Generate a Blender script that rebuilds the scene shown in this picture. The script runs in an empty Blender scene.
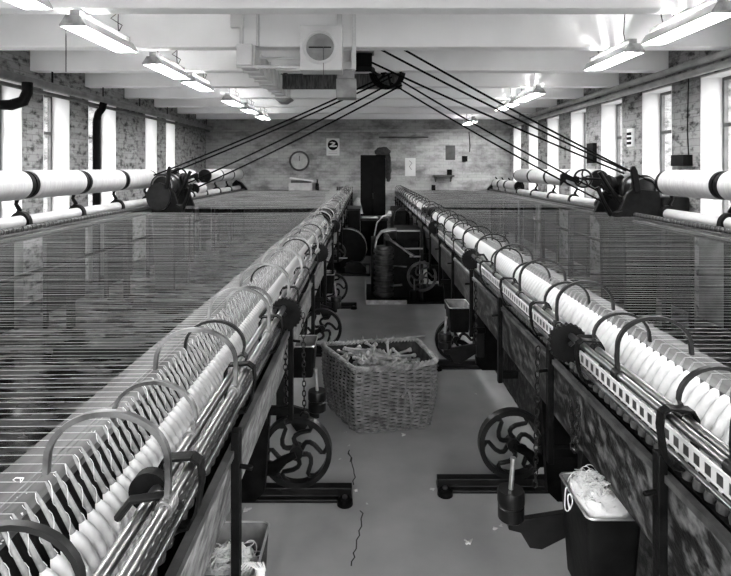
import bpy, math, random
from mathutils import Vector, Matrix
random.seed(7)
PI = math.pi
scene = bpy.context.scene
COL = scene.collection
F, CX, HY, EYE = 540.0, 366.0, 168.0, 1.5     # focal length in pixels, vanishing point, eye height

def at(px, py, d):
    return Vector(((px - CX) * d / F, d, EYE - (py - HY) * d / F))

# ------------------------------------------------------------------ materials
def nodes_of(m):
    m.use_nodes = True
    nt = m.node_tree
    return nt, nt.nodes, nt.links, nt.nodes['Principled BSDF']

def g(v):
    return (v, v, v, 1.0)

def mat(name, c0, c1=None, rough=0.6, metal=0.0, scale=8.0, lo=0.35, hi=0.65, stretch=(1, 1, 1), bump=0.0,
        bscale=None, detail=6.0, rough1=None, spec=0.5):
    m = bpy.data.materials.new(name)
    nt, N, L, b = nodes_of(m)
    b.inputs['Roughness'].default_value = rough
    b.inputs['Metallic'].default_value = metal
    b.inputs['Specular IOR Level'].default_value = spec
    b.inputs['Base Color'].default_value = g(c0)
    if c1 is None:
        c1 = c0
    tc = N.new('ShaderNodeTexCoord'); mp = N.new('ShaderNodeMapping')
    mp.inputs['Scale'].default_value = stretch
    L.new(tc.outputs['Object'], mp.inputs['Vector'])
    nz = N.new('ShaderNodeTexNoise'); nz.inputs['Scale'].default_value = scale; nz.inputs['Detail'].default_value = detail
    L.new(mp.outputs['Vector'], nz.inputs['Vector'])
    cr = N.new('ShaderNodeValToRGB')
    cr.color_ramp.elements[0].position = lo; cr.color_ramp.elements[0].color = g(c0)
    cr.color_ramp.elements[1].position = hi; cr.color_ramp.elements[1].color = g(c1)
    L.new(nz.outputs['Fac'], cr.inputs['Fac']); L.new(cr.outputs['Color'], b.inputs['Base Color'])
    if rough1 is not None:
        rr = N.new('ShaderNodeMapRange')
        rr.inputs['From Min'].default_value = lo; rr.inputs['From Max'].default_value = hi
        rr.inputs['To Min'].default_value = rough; rr.inputs['To Max'].default_value = rough1
        L.new(nz.outputs['Fac'], rr.inputs['Value']); L.new(rr.outputs['Result'], b.inputs['Roughness'])
    if bump:
        n2 = N.new('ShaderNodeTexNoise'); n2.inputs['Scale'].default_value = bscale or scale * 4
        n2.inputs['Detail'].default_value = 5
        L.new(mp.outputs['Vector'], n2.inputs['Vector'])
        bp = N.new('ShaderNodeBump'); bp.inputs['Strength'].default_value = bump; bp.inputs['Distance'].default_value = 0.01
        L.new(n2.outputs['Fac'], bp.inputs['Height']); L.new(bp.outputs['Normal'], b.inputs['Normal'])
    return m

def brick_mat(name, c0, c1, mortar, dirt, dlo, dhi, bump=0.6, dscale=2.5):
    m = bpy.data.materials.new(name)
    nt, N, L, b = nodes_of(m)
    b.inputs['Roughness'].default_value = 0.85
    tc = N.new('ShaderNodeTexCoord'); sx = N.new('ShaderNodeSeparateXYZ'); L.new(tc.outputs['Object'], sx.inputs[0])
    ad = N.new('ShaderNodeMath'); ad.operation = 'ADD'
    L.new(sx.outputs['X'], ad.inputs[0]); L.new(sx.outputs['Y'], ad.inputs[1])
    cb = N.new('ShaderNodeCombineXYZ'); L.new(ad.outputs[0], cb.inputs['X']); L.new(sx.outputs['Z'], cb.inputs['Y'])
    br = N.new('ShaderNodeTexBrick')
    br.inputs['Color1'].default_value = g(c0); br.inputs['Color2'].default_value = g(c1); br.inputs['Mortar'].default_value = g(mortar)
    br.inputs['Scale'].default_value = 1.0; br.inputs['Brick Width'].default_value = 0.22; br.inputs['Row Height'].default_value = 0.075
    br.inputs['Mortar Size'].default_value = 0.006; br.inputs['Mortar Smooth'].default_value = 0.4
    L.new(cb.outputs[0], br.inputs['Vector'])
    nz = N.new('ShaderNodeTexNoise'); nz.inputs['Scale'].default_value = dscale; nz.inputs['Detail'].default_value = 9
    nz.inputs['Roughness'].default_value = 0.65
    mp = N.new('ShaderNodeMapping'); mp.inputs['Scale'].default_value = (1, 1, 1.8)
    L.new(tc.outputs['Object'], mp.inputs['Vector']); L.new(mp.outputs[0], nz.inputs['Vector'])
    cr = N.new('ShaderNodeValToRGB')
    cr.color_ramp.elements[0].position = dlo; cr.color_ramp.elements[0].color = g(dirt)
    cr.color_ramp.elements[1].position = dhi; cr.color_ramp.elements[1].color = g(1)
    L.new(nz.outputs['Fac'], cr.inputs['Fac'])
    mx = N.new('ShaderNodeMix'); mx.data_type = 'RGBA'; mx.blend_type = 'MULTIPLY'; mx.inputs['Factor'].default_value = 1
    L.new(br.outputs['Color'], mx.inputs[6]); L.new(cr.outputs['Color'], mx.inputs[7])
    L.new(mx.outputs[2], b.inputs['Base Color'])
    bp = N.new('ShaderNodeBump'); bp.inputs['Strength'].default_value = bump; bp.inputs['Distance'].default_value = 0.01
    a2 = N.new('ShaderNodeMath'); a2.operation = 'SUBTRACT'
    L.new(nz.outputs['Fac'], a2.inputs[0]); L.new(br.outputs['Fac'], a2.inputs[1])
    L.new(a2.outputs[0], bp.inputs['Height']); L.new(bp.outputs['Normal'], b.inputs['Normal'])
    return m

def stripe_mat(name, axis, period, duty, ca, cb_, rough=0.5, metal=0.0, zlo=None, zhi=None):
    """plain bands along one axis, optionally only between two heights"""
    m = bpy.data.materials.new(name)
    nt, N, L, b = nodes_of(m)
    b.inputs['Roughness'].default_value = rough; b.inputs['Metallic'].default_value = metal
    tc = N.new('ShaderNodeTexCoord'); sx = N.new('ShaderNodeSeparateXYZ'); L.new(tc.outputs['Object'], sx.inputs[0])
    def mth(op, a, bb):
        n = N.new('ShaderNodeMath'); n.operation = op
        for i, v in enumerate((a, bb)):
            if v is None: continue
            if isinstance(v, (int, float)): n.inputs[i].default_value = v
            else: L.new(v, n.inputs[i])
        return n.outputs[0]
    fr = mth('FRACT', mth('DIVIDE', sx.outputs[axis], period), None)
    k = mth('LESS_THAN', fr, duty)
    if zlo is not None:
        k = mth('MULTIPLY', k, mth('MULTIPLY', mth('GREATER_THAN', sx.outputs['Z'], zlo), mth('LESS_THAN', sx.outputs['Z'], zhi)))
    mx = N.new('ShaderNodeMix'); mx.data_type = 'RGBA'
    L.new(k, mx.inputs['Factor']); mx.inputs[6].default_value = g(ca); mx.inputs[7].default_value = g(cb_)
    L.new(mx.outputs[2], b.inputs['Base Color'])
    return m

def emit_mat(name, v, strength):
    m = bpy.data.materials.new(name)
    nt, N, L, b = nodes_of(m)
    b.inputs['Base Color'].default_value = g(v)
    b.inputs['Emission Color'].default_value = g(1); b.inputs['Emission Strength'].default_value = strength
    return m

def glass_mat():
    m = bpy.data.materials.new('window glass')
    m.use_nodes = True
    N, L = m.node_tree.nodes, m.node_tree.links
    N.clear()
    o = N.new('ShaderNodeOutputMaterial'); mx = N.new('ShaderNodeMixShader'); mx.inputs[0].default_value = 0.07
    t = N.new('ShaderNodeBsdfTransparent'); t.inputs[0].default_value = g(0.93)
    gl = N.new('ShaderNodeBsdfGlossy'); gl.inputs['Roughness'].default_value = 0.03
    L.new(t.outputs[0], mx.inputs[1]); L.new(gl.outputs[0], mx.inputs[2]); L.new(mx.outputs[0], o.inputs[0])
    return m

M = dict(
    steel=mat('polished shaft steel', 0.22, 0.28, rough=0.30, metal=1.0, scale=8, stretch=(1, .3, 1)),
    hoop=mat('worn faller steel', 0.05, 0.30, rough=0.42, metal=0.85, scale=9),
    hoop_dark=mat('blackened faller steel', 0.003, 0.014, rough=0.4, scale=9, spec=0.2),
    iron=mat('black oiled iron', 0.002, 0.006, rough=0.5, scale=18, bump=0.15, bscale=60, spec=0.07),
    iron_edge=mat('black iron with rubbed edge', 0.003, 0.012, rough=0.36, scale=12, bump=0.1, bscale=50, spec=0.2),
    plate=mat('worn painted steel plate', 0.006, 0.12, rough=0.55, rough1=0.8, scale=24, lo=0.48, hi=0.68, detail=14, bump=0.3, bscale=60, spec=0.2),
    plate_pale=mat('dusty painted steel plate', 0.045, 0.26, rough=0.7, scale=26, lo=0.35, hi=0.7, detail=10, bump=0.25, bscale=90),
    board=mat('bare worn board', 0.07, 0.15, rough=0.6, scale=5, stretch=(4, .6, 4), bump=0.15, bscale=40, spec=0.1),
    rail_dark=mat('grimy dark rail', 0.008, 0.05, rough=0.8, spec=0.15, scale=25, lo=0.45, hi=0.75, bump=0.3, bscale=80),
    spindle=mat('spindle steel', 0.14, 0.28, rough=0.5, metal=0.25, scale=60),
    yarn=mat('white wool yarn', 0.58, 0.68, rough=0.95, scale=30, stretch=(1, 1, 1), bump=0.12, bscale=160, spec=0.1),
    roll=mat('white roving', 0.33, 0.40, rough=0.95, scale=6, stretch=(1, 8, 1), bump=0.3, bscale=60, spec=0.1),
    thread=mat('white thread', 0.42, 0.50, rough=0.9, scale=3, spec=0.1),
    drum=mat('pale wooden drum', 0.30, 0.38, rough=0.6, scale=6, stretch=(4, 1, 4)),
    wood=mat('turned wooden bobbin', 0.14, 0.42, rough=0.45, scale=7, lo=0.3, hi=0.7, stretch=(3, 3, 1)),
    wicker=mat('willow wicker', 0.06, 0.26, rough=0.55, scale=24, lo=0.3, hi=0.72, bump=0.2, bscale=80),
    wicker_rim=mat('willow rim', 0.12, 0.32, rough=0.5, scale=20),
    white=mat('whitewash on beams', 0.84, 0.92, rough=0.7, scale=2.2, lo=0.3, hi=0.6, detail=9, bump=0.1, bscale=20),
    ceil=mat('whitewashed boards', 0.72, 0.84, rough=0.8, scale=2.5, stretch=(1, 6, 1)),
    duct=mat('cream painted sheet metal', 0.62, 0.76, rough=0.5, scale=3),
    duct_grey=mat('dusty grey sheet metal', 0.22, 0.4, rough=0.6, scale=6),
    jamb=mat('white painted reveal', 0.58, 0.66, rough=0.7, scale=3),
    brick=brick_mat('whitewashed grey brick', 0.35, 0.40, 0.29, 0.40, 0.34, 0.56),
    pier=brick_mat('grimy brick pier', 0.24, 0.30, 0.20, 0.10, 0.36, 0.52, dscale=7),
    frame=mat('grey window frame', 0.05, 0.10, rough=0.5, scale=8),
    glass=glass_mat(),
    pipe_pale=mat('grey painted pipe', 0.28, 0.42, rough=0.45, scale=6),
    pipe_grey=mat('grimy grey pipe', 0.10, 0.2, rough=0.45, scale=7),
    pipe_mid=mat('dusty pipe', 0.05, 0.12, rough=0.5, scale=7),
    black=mat('matt black', 0.002, 0.005, rough=0.7, scale=8, spec=0.07),
    rope=mat('black tarred rope', 0.003, 0.006, rough=0.9, scale=40, spec=0.05),
    reflector=mat('white enamel reflector', 0.75, 0.8, rough=0.35, scale=8),
    enamel=mat('grimy enamel', 0.20, 0.5, rough=0.5, scale=14, lo=0.35, hi=0.65),
    tube=emit_mat('lit fluorescent tube', 0.9, 29.0),
    paper=mat('white paper', 0.6, 0.7, rough=0.8, scale=5),
    paper_grey=mat('faded paper', 0.38, 0.5, rough=0.8, scale=9),
    card=mat('grey card', 0.3, 0.42, rough=0.8, scale=9),
    slate=mat('dark board', 0.035, 0.06, rough=0.7, scale=9),
    cloth=mat('dusty cloth', 0.012, 0.03, rough=0.95, scale=20, bump=0.3, bscale=60),
    cloth_pale=mat('pale sacking', 0.3, 0.42, rough=0.95, scale=20, bump=0.3, bscale=60),
    tin=mat('dark japanned tin', 0.002, 0.007, rough=0.45, scale=10, bump=0.1, spec=0.1),
    tin_edge=mat('bare tin rim', 0.45, 0.7, rough=0.3, metal=0.9, scale=20),
    tin_inside=mat('scuffed tin inside', 0.10, 0.26, rough=0.5, scale=9, lo=0.4, hi=0.6),
    concrete=mat('trodden concrete', 0.32, 0.45, rough=0.5, rough1=0.62, scale=3.5, lo=0.3, hi=0.7, detail=12, bump=0.08, bscale=60),
    oily=mat('oil soaked boards', 0.006, 0.022, rough=0.14, rough1=0.5, scale=3.0, lo=0.42, hi=0.62, stretch=(0.7, 3, 1), detail=8),
    boss=mat('worn roller boss', 0.008, 0.14, rough=0.5, scale=22, lo=0.45, hi=0.7),
    grey_iron=mat('dusty grey iron', 0.012, 0.055, rough=0.5, scale=16, bump=0.1, bscale=50),
    girder=mat('sooty iron girder', 0.05, 0.14, rough=0.7, scale=9, stretch=(6, 1, 1), spec=0.2),
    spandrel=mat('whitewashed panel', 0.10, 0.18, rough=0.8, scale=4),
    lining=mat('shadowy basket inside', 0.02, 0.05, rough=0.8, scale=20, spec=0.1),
    crack=mat('crack', 0.02, 0.03, rough=0.9),
    outside=mat('pale outside', 0.7, 0.7, rough=0.9),
)
M['rack'] = stripe_mat('slotted guide strip', 'Y', 0.036, 0.55, 0.42, 0.02, rough=0.5, zlo=0.9, zhi=0.922)
M['rack_dark'] = stripe_mat('dark perforated strip', 'Y', 0.027, 0.3, 0.012, 0.5, rough=0.6, zlo=0.907, zhi=0.917)
M['ribbed'] = stripe_mat('ribbed roller', 'Y', 0.05, 0.45, 0.30, 0.015, rough=0.4, metal=0.3)

# ------------------------------------------------------------------ mesh builder
WPOS = {}
class MB:
    def __init__(s): s.v = []; s.f = []
    def add(s, vs, fs):
        o = len(s.v); s.v += [Vector(p) for p in vs]; s.f += [tuple(i + o for i in f) for f in fs]; return s
    def box(s, x0, x1, y0, y1, z0, z1):
        x0, x1 = min(x0, x1), max(x0, x1); y0, y1 = min(y0, y1), max(y0, y1); z0, z1 = min(z0, z1), max(z0, z1)
        v = [(x, y, z) for z in (z0, z1) for y in (y0, y1) for x in (x0, x1)]
        return s.add(v, [(0, 2, 3, 1), (4, 5, 7, 6), (0, 1, 5, 4), (2, 6, 7, 3), (0, 4, 6, 2), (1, 3, 7, 5)])
    def prism(s, poly, a0, a1, plane='XZ'):
        n = len(poly)
        def P(p, a):
            return (p[0], a, p[1]) if plane == 'XZ' else ((a, p[0], p[1]) if plane == 'YZ' else (p[0], p[1], a))
        v = [P(p, a0) for p in poly] + [P(p, a1) for p in poly]
        f = [tuple(range(n)), tuple(range(2 * n - 1, n - 1, -1))]
        f += [((i + 1) % n, i, i + n, (i + 1) % n + n) for i in range(n)]
        return s.add(v, f)
    def tube(s, pts, r, n=8, closed=False, flat=None):
        pts = [Vector(p) for p in pts]; m = len(pts)
        rr = r if isinstance(r, (list, tuple)) else [r] * m
        T = []
        for i in range(m):
            a = pts[(i - 1) % m] if (closed or i > 0) else pts[i]
            b = pts[(i + 1) % m] if (closed or i < m - 1) else pts[i]
            t = (b - a); T.append(t.normalized() if t.length > 1e-9 else Vector((0, 0, 1)))
        ref = Vector((0, 0, 1)) if abs(T[0].z) < 0.9 else Vector((0, 1, 0))
        nrm = (ref - T[0] * ref.dot(T[0])).normalized()
        v = []; f = []
        for i in range(m):
            nrm = (nrm - T[i] * nrm.dot(T[i]))
            nrm = nrm.normalized() if nrm.length > 1e-6 else T[i].orthogonal().normalized()
            bi = T[i].cross(nrm)
            for k in range(n):
                a = 2 * PI * (k + 0.5) / n
                v.append(pts[i] + nrm * (math.cos(a) * rr[i]) + bi * (math.sin(a) * rr[i]))
        for i in range(m if closed else m - 1):
            j = (i + 1) % m
            for k in range(n):
                l = (k + 1) % n
                f.append((i * n + k, i * n + l, j * n + l, j * n + k))
        if not closed:
            f.append(tuple(range(n - 1, -1, -1))); f.append(tuple(range((m - 1) * n, m * n)))
        return s.add(v, f)
    def ribbon(s, pts, width_vec, th, closed=False):
        """flat bar following pts; width along width_vec, thickness th in the plane of the path"""
        pts = [Vector(p) for p in pts]; w = Vector(width_vec) * 0.5; m = len(pts); v = []; f = []
        wn = w.normalized()
        for i in range(m):
            a = pts[(i - 1) % m] if (closed or i > 0) else pts[i]
            b = pts[(i + 1) % m] if (closed or i < m - 1) else pts[i]
            nr = (b - a).normalized().cross(wn) * (th * 0.5)
            v += [pts[i] - w - nr, pts[i] + w - nr, pts[i] + w + nr, pts[i] - w + nr]
        for i in range(m if closed else m - 1):
            j = (i + 1) % m
            for k in range(4):
                l = (k + 1) % 4
                f.append((i * 4 + k, i * 4 + l, j * 4 + l, j * 4 + k))
        if not closed:
            f.append((3, 2, 1, 0)); e = (m - 1) * 4; f.append((e, e + 1, e + 2, e + 3))
        return s.add(v, f)
    def lathe(s, prof, p0, p1, n=20, caps=True):
        """prof: list of (fraction along p0..p1, radius)"""
        p0, p1 = Vector(p0), Vector(p1); ax = (p1 - p0); T = ax.normalized()
        a = T.orthogonal().normalized(); b = T.cross(a); v = []; f = []
        for t, r in prof:
            for k in range(n):
                q = 2 * PI * k / n
                v.append(p0 + ax * t + a * (math.cos(q) * r) + b * (math.sin(q) * r))
        for i in range(len(prof) - 1):
            for k in range(n):
                l = (k + 1) % n
                f.append((i * n + k, i * n + l, (i + 1) * n + l, (i + 1) * n + k))
        if caps:
            f.append(tuple(range(n - 1, -1, -1))); e = (len(prof) - 1) * n; f.append(tuple(range(e, e + n)))
        return s.add(v, f)
    def cyl(s, p0, p1, r, n=20):
        return s.lathe([(0, r), (1, r)], p0, p1, n)
    def ring(s, c, ax, R, r, n=32, m=8):
        c = Vector(c); ax = Vector(ax).normalized(); a = ax.orthogonal().normalized(); b = ax.cross(a)
        return s.tube([c + a * (math.cos(2 * PI * i / n) * R) + b * (math.sin(2 * PI * i / n) * R) for i in range(n)], r, m, closed=True)
    def mesh(s, name, material, origin=Vector((0, 0, 0)), smooth=True, ang=40):
        me = bpy.data.meshes.new(name)
        me.from_pydata([tuple(p - origin) for p in s.v], [], s.f)
        me.materials.append(material)
        if smooth:
            me.shade_smooth(); me.set_sharp_from_angle(angle=math.radians(ang))
        me.validate(); me.update()
        return me
    def build(s, name, material, parent=None, bevel=0.0, smooth=True, ang=40, origin=None):
        if parent is not None:
            org = WPOS[parent.name]
        else:
            org = origin if origin is not None else Vector((0, 0, 0))
        o = bpy.data.objects.new(name, s.mesh(name, material, org, smooth, ang)); COL.objects.link(o)
        if parent is not None: o.parent = parent
        else: o.location = org
        WPOS[o.name] = Vector(org)
        if bevel:
            b = o.modifiers.new('bevel', 'BEVEL'); b.width = bevel; b.segments = 2; b.limit_method = 'ANGLE'
        return o

def tag(o, label=None, cat=None, group=None, kind=None):
    if label: o['label'] = label
    if cat: o['category'] = cat
    if group: o['group'] = group
    if kind: o['kind'] = kind
    return o
def empty(name, loc, label, cat, group=None):
    o = bpy.data.objects.new(name, None); COL.objects.link(o); o.location = loc; o.empty_display_size = 0.1
    WPOS[o.name] = Vector(loc)
    return tag(o, label, cat, group)
def struct(o, label=None):
    return tag(o, label, None, None, 'structure')
def dup(o, parent=None):
    c = o.copy(); COL.objects.link(c)
    if parent is not None: c.parent = parent
    return c

# ------------------------------------------------------------------ room
XL, XR, YB, YF, ZC, ZB = -3.73, 3.36, 12.6, -1.3, 2.88, 2.58
struct(MB().box(-0.625, 0.955, YF, YB, -0.1, 0).build('floor', M['concrete']), 'grey concrete aisle floor between the two machines')
struct(MB().box(XL, -0.625, YF, YB, -0.1, 0).build('floor_left', M['oily']), 'dark oily floor under the left machine')
struct(MB().box(0.955, XR, YF, YB, -0.1, 0).build('floor_right', M['oily']), 'dark oily floor under the right machine')
struct(MB().box(XL - .4, XR + .4, YF, YB, ZC, ZC + 0.1).build('ceiling', M['ceil']), 'whitewashed boarded ceiling')
struct(MB().box(XL - .4, XR + .4, YB, YB + 0.3, -0.1, ZC).build('wall_back', M['brick']), 'whitewashed grey brick end wall')
FILL_WINDOWS = [(-3.55, -1.95), (-1.65, -.1), (.15, 1.7), (1.95, 3.25)]  # unseen windows, added and set close to throw daylight from the front
b = MB(); xs = [XL - .4] + [q for p in FILL_WINDOWS for q in p] + [XR + .4]
for i in range(0, len(xs), 2): b.box(xs[i], xs[i + 1], YF - .3, YF, -.1, ZC)
for a, c in FILL_WINDOWS: b.box(a, c, YF - .3, YF, -.1, .55).box(a, c, YF - .3, YF, 2.56, ZC)
struct(b.build('wall_front', M['brick'], smooth=False), 'brick wall with added fill-light windows at the unseen near end of the room')
for k in range(-3, 8):
    y = 3.65 + 1.17 * k
    struct(MB().box(XL, XR, y, y + 0.15, ZB, ZC).build('trim_%d' % (k + 4), M['white'], bevel=0.008), 'white painted ceiling beam')
# thin conduit line and lap along the near beam's top edge
SILL, HEAD, TH = 0.82, 2.42, 0.42
def side_wall(name, X, sgn, piers):
    """sgn: +1 the wall's outside is towards +x"""
    b = MB(); xo = X + sgn * TH
    ys = [YF] + [p for pr in piers for p in pr] + [YB]
    edges = [(YF, piers[0][0])] + [(piers[i][1], piers[i + 1][0]) for i in range(len(piers) - 1)] + ([(piers[-1][1], YB)] if piers[-1][1] < YB - 0.01 else [])
    for a, c in piers: b.box(X, xo, a, c, -0.1, ZC)
    for a, c in edges:
        b.box(X, xo, a, c, -0.1, SILL); b.box(X, xo, a, c, HEAD, ZC)
    struct(b.build(name, M['pier'], smooth=False), 'brick piers of the ' + ('right' if sgn > 0 else 'left') + ' window wall')
    return edges
NW = [0]; NR = [0]
def window(X, sgn, a, c):
    NW[0] += 1
    w = bpy.data.objects.new('window_%d' % NW[0], None); COL.objects.link(w); w.location = (X, (a + c) / 2, SILL)
    WPOS[w.name] = Vector(w.location); w['kind'] = 'structure'; w['label'] = 'tall bright sash window in the ' + ('right' if sgn > 0 else 'left') + ' wall, number %d from the front' % (NW[0] if sgn > 0 else NW[0] - NR[0])
    X0, X1 = X + sgn * 0.002, X + sgn * 0.215
    t = 0.014
    r = MB().box(X0, X1, a, a + t, SILL, HEAD).box(X0, X1, c - t, c, SILL, HEAD).box(X0, X1, a, c, HEAD - t, HEAD).box(X0 - sgn * 0.03, X1, a, c, SILL, SILL + t * 1.5)
    r.build('reveal', M['jamb'], w, smooth=False)
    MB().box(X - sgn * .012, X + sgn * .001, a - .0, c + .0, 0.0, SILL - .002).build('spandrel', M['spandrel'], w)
    XA, XB = X + sgn * 0.215, X + sgn * 0.255
    f = MB(); fw = 0.045
    f.box(XA, XB, a, a + fw, SILL, HEAD); f.box(XA, XB, c - fw, c, SILL, HEAD)
    f.box(XA, XB, a + fw, c - fw, HEAD - fw, HEAD); f.box(XA, XB, a + fw, c - fw, SILL, SILL + fw)
    fr = f.build('sash_frame', M['frame'], w, smooth=False)
    zr = 1.93
    MB().box(XA - sgn * .005, XB, a + fw, c - fw, zr - 0.018, zr + 0.018).build('meeting_rail', M['frame'], w)
    MB().box(XA, XB, (a + c) / 2 - 0.012, (a + c) / 2 + 0.012, SILL + fw, HEAD - fw).build('glazing_bar', M['frame'], w)
    MB().box(X + sgn * 0.232, X + sgn * 0.237, a + fw, c - fw, SILL + fw, HEAD - fw).build('pane', M['glass'], w)
PR = [(5.43 + 1.145 * k, 5.93 + 1.155 * k) for k in range(-7, 6)]
PR = [(a, c) for a, c in PR if a > YF + .2] + [(12.30, YB)]
PL = [(5.86 - 1.12 * k, 6.26 - 1.12 * k) for k in range(6, 0, -1)] + [(5.86, 6.24), (6.8, 7.25), (8.06, 9.12), (9.64, 10.07), (10.55, YB)]
for a, c in side_wall('wall_right', XR, 1, PR): window(XR, 1, a, c)
NR[0] = NW[0]
for a, c in side_wall('wall_left', XL, -1, PL): window(XL, -1, a, c)

for i, (a, c) in enumerate(FILL_WINDOWS):  # added windows that brighten the room from behind the camera
    NW[0] += 1
    w = bpy.data.objects.new('window_%d' % NW[0], None); COL.objects.link(w); w.location = ((a + c) / 2, YF, .55)
    WPOS[w.name] = Vector(w.location); struct(w, 'added fill-light window in the unseen near end wall, number %d from the left' % (i + 1))
    f = MB(); e = .05
    f.box(a, a + e, YF - .2, YF - .15, .55, 2.56).box(c - e, c, YF - .2, YF - .15, .55, 2.56).box(a + e, c - e, YF - .2, YF - .15, 2.51, 2.56).box(a + e, c - e, YF - .2, YF - .15, .55, .6)
    f.build('sash_frame', M['frame'], w)
    MB().box(a + e, c - e, YF - .2, YF - .15, 1.68, 1.72).build('meeting_rail', M['frame'], w)
    MB().box(a + e, c - e, YF - .18, YF - .175, .6, 2.51).build('pane', M['glass'], w)

# cracks in the aisle floor
def crack(pts):
    b = MB(); P = []
    for i in range(len(pts) - 1):
        for k in range(5):
            t = k / 5; p = Vector(pts[i]).lerp(Vector(pts[i + 1]), t); P.append(p + Vector((random.uniform(-.008, .008), 0, 0)))
    b.ribbon([Vector((p.x, p.y, 0.0005)) for p in P], (0.005, 0, 0), 0.001)
    return b
def fl(px, py):
    d = F * EYE / (py - HY); return ((px - CX) * d / F, d, 0)
struct(crack([fl(352, 566), fl(357, 545), fl(363, 522), fl(361, 508)]).build('floor_crack', M['crack']), 'crack in the concrete floor')
struct(crack([fl(351, 462), fl(348, 450), fl(355, 470), fl(353, 489)]).build('floor_crack', M['crack']), 'short crack in the concrete floor')

# ------------------------------------------------------------------ mule carriages
Y0, Y1 = 0.36, 12.2
SP_H, SP_V = 0.035, -0.065
def wheel_mesh(c, R):
    """six curved spokes, rim and hub face along y"""
    c = Vector(c); b = MB()
    n = 48; P = [c + Vector((math.cos(2 * PI * i / n) * (R - .012), 0, math.sin(2 * PI * i / n) * (R - .012))) for i in range(n)]
    b.ribbon(P, (0, 0.04, 0), 0.024, closed=True)
    for k in range(6):
        a0 = k * PI / 3 + 0.35; pts = []; rad = []
        for i in range(11):
            t = i / 10; rr = 0.02 + (R - 0.03) * t; a = a0 + 0.42 * math.sin(t * 2 * PI)
            pts.append(c + Vector((math.cos(a) * rr, 0, math.sin(a) * rr))); rad.append(0.0115 - 0.002 * t)
        b.tube(pts, rad, 8)
    b.cyl(c + Vector((0, -.028, 0)), c + Vector((0, .028, 0)), 0.03, 20)
    return b

def disc_teeth(c, R, th, teeth, a0=0, a1=2 * PI, depth=0.006):
    c = Vector(c); poly = []
    n = teeth * 2
    for i in range(n + 1):
        a = a0 + (a1 - a0) * i / n; r = R if i % 2 else R - depth
        poly.append((c.x + math.cos(a) * r, c.z + math.sin(a) * r))
    if a1 - a0 > 6.2: poly.pop()
    return MB().prism(poly, c.y - th / 2, c.y + th / 2)

def chain(name, pts, label, L=0.030, w=0.0075, r=0.0024):
    """oval links strung along the path"""
    pts = [Vector(p) for p in pts]; seg = [(pts[i + 1] - pts[i]).length for i in range(len(pts) - 1)]
    tot = sum(seg); n = max(2, int(tot / (L * 0.72))); b = MB()
    for k in range(n):
        s = tot * (k + .5) / n; i = 0
        while i < len(seg) - 1 and s > seg[i]: s -= seg[i]; i += 1
        T = (pts[i + 1] - pts[i]).normalized(); c = pts[i] + T * s
        side = T.cross(Vector((0, 1, 0)))
        if side.length < 1e-3: side = T.cross(Vector((1, 0, 0)))
        side.normalize()
        if k % 2: side = T.cross(side).normalized()
        P = []
        for q in range(12):
            a = 2 * PI * q / 12
            P.append(c + T * (math.cos(a) * L * 0.5) + side * (math.sin(a) * w))
        b.tube(P, r, 5, closed=True)
    o = b.build(name, M['iron_edge'], origin=pts[0])
    return tag(o, label, 'chain')

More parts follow.
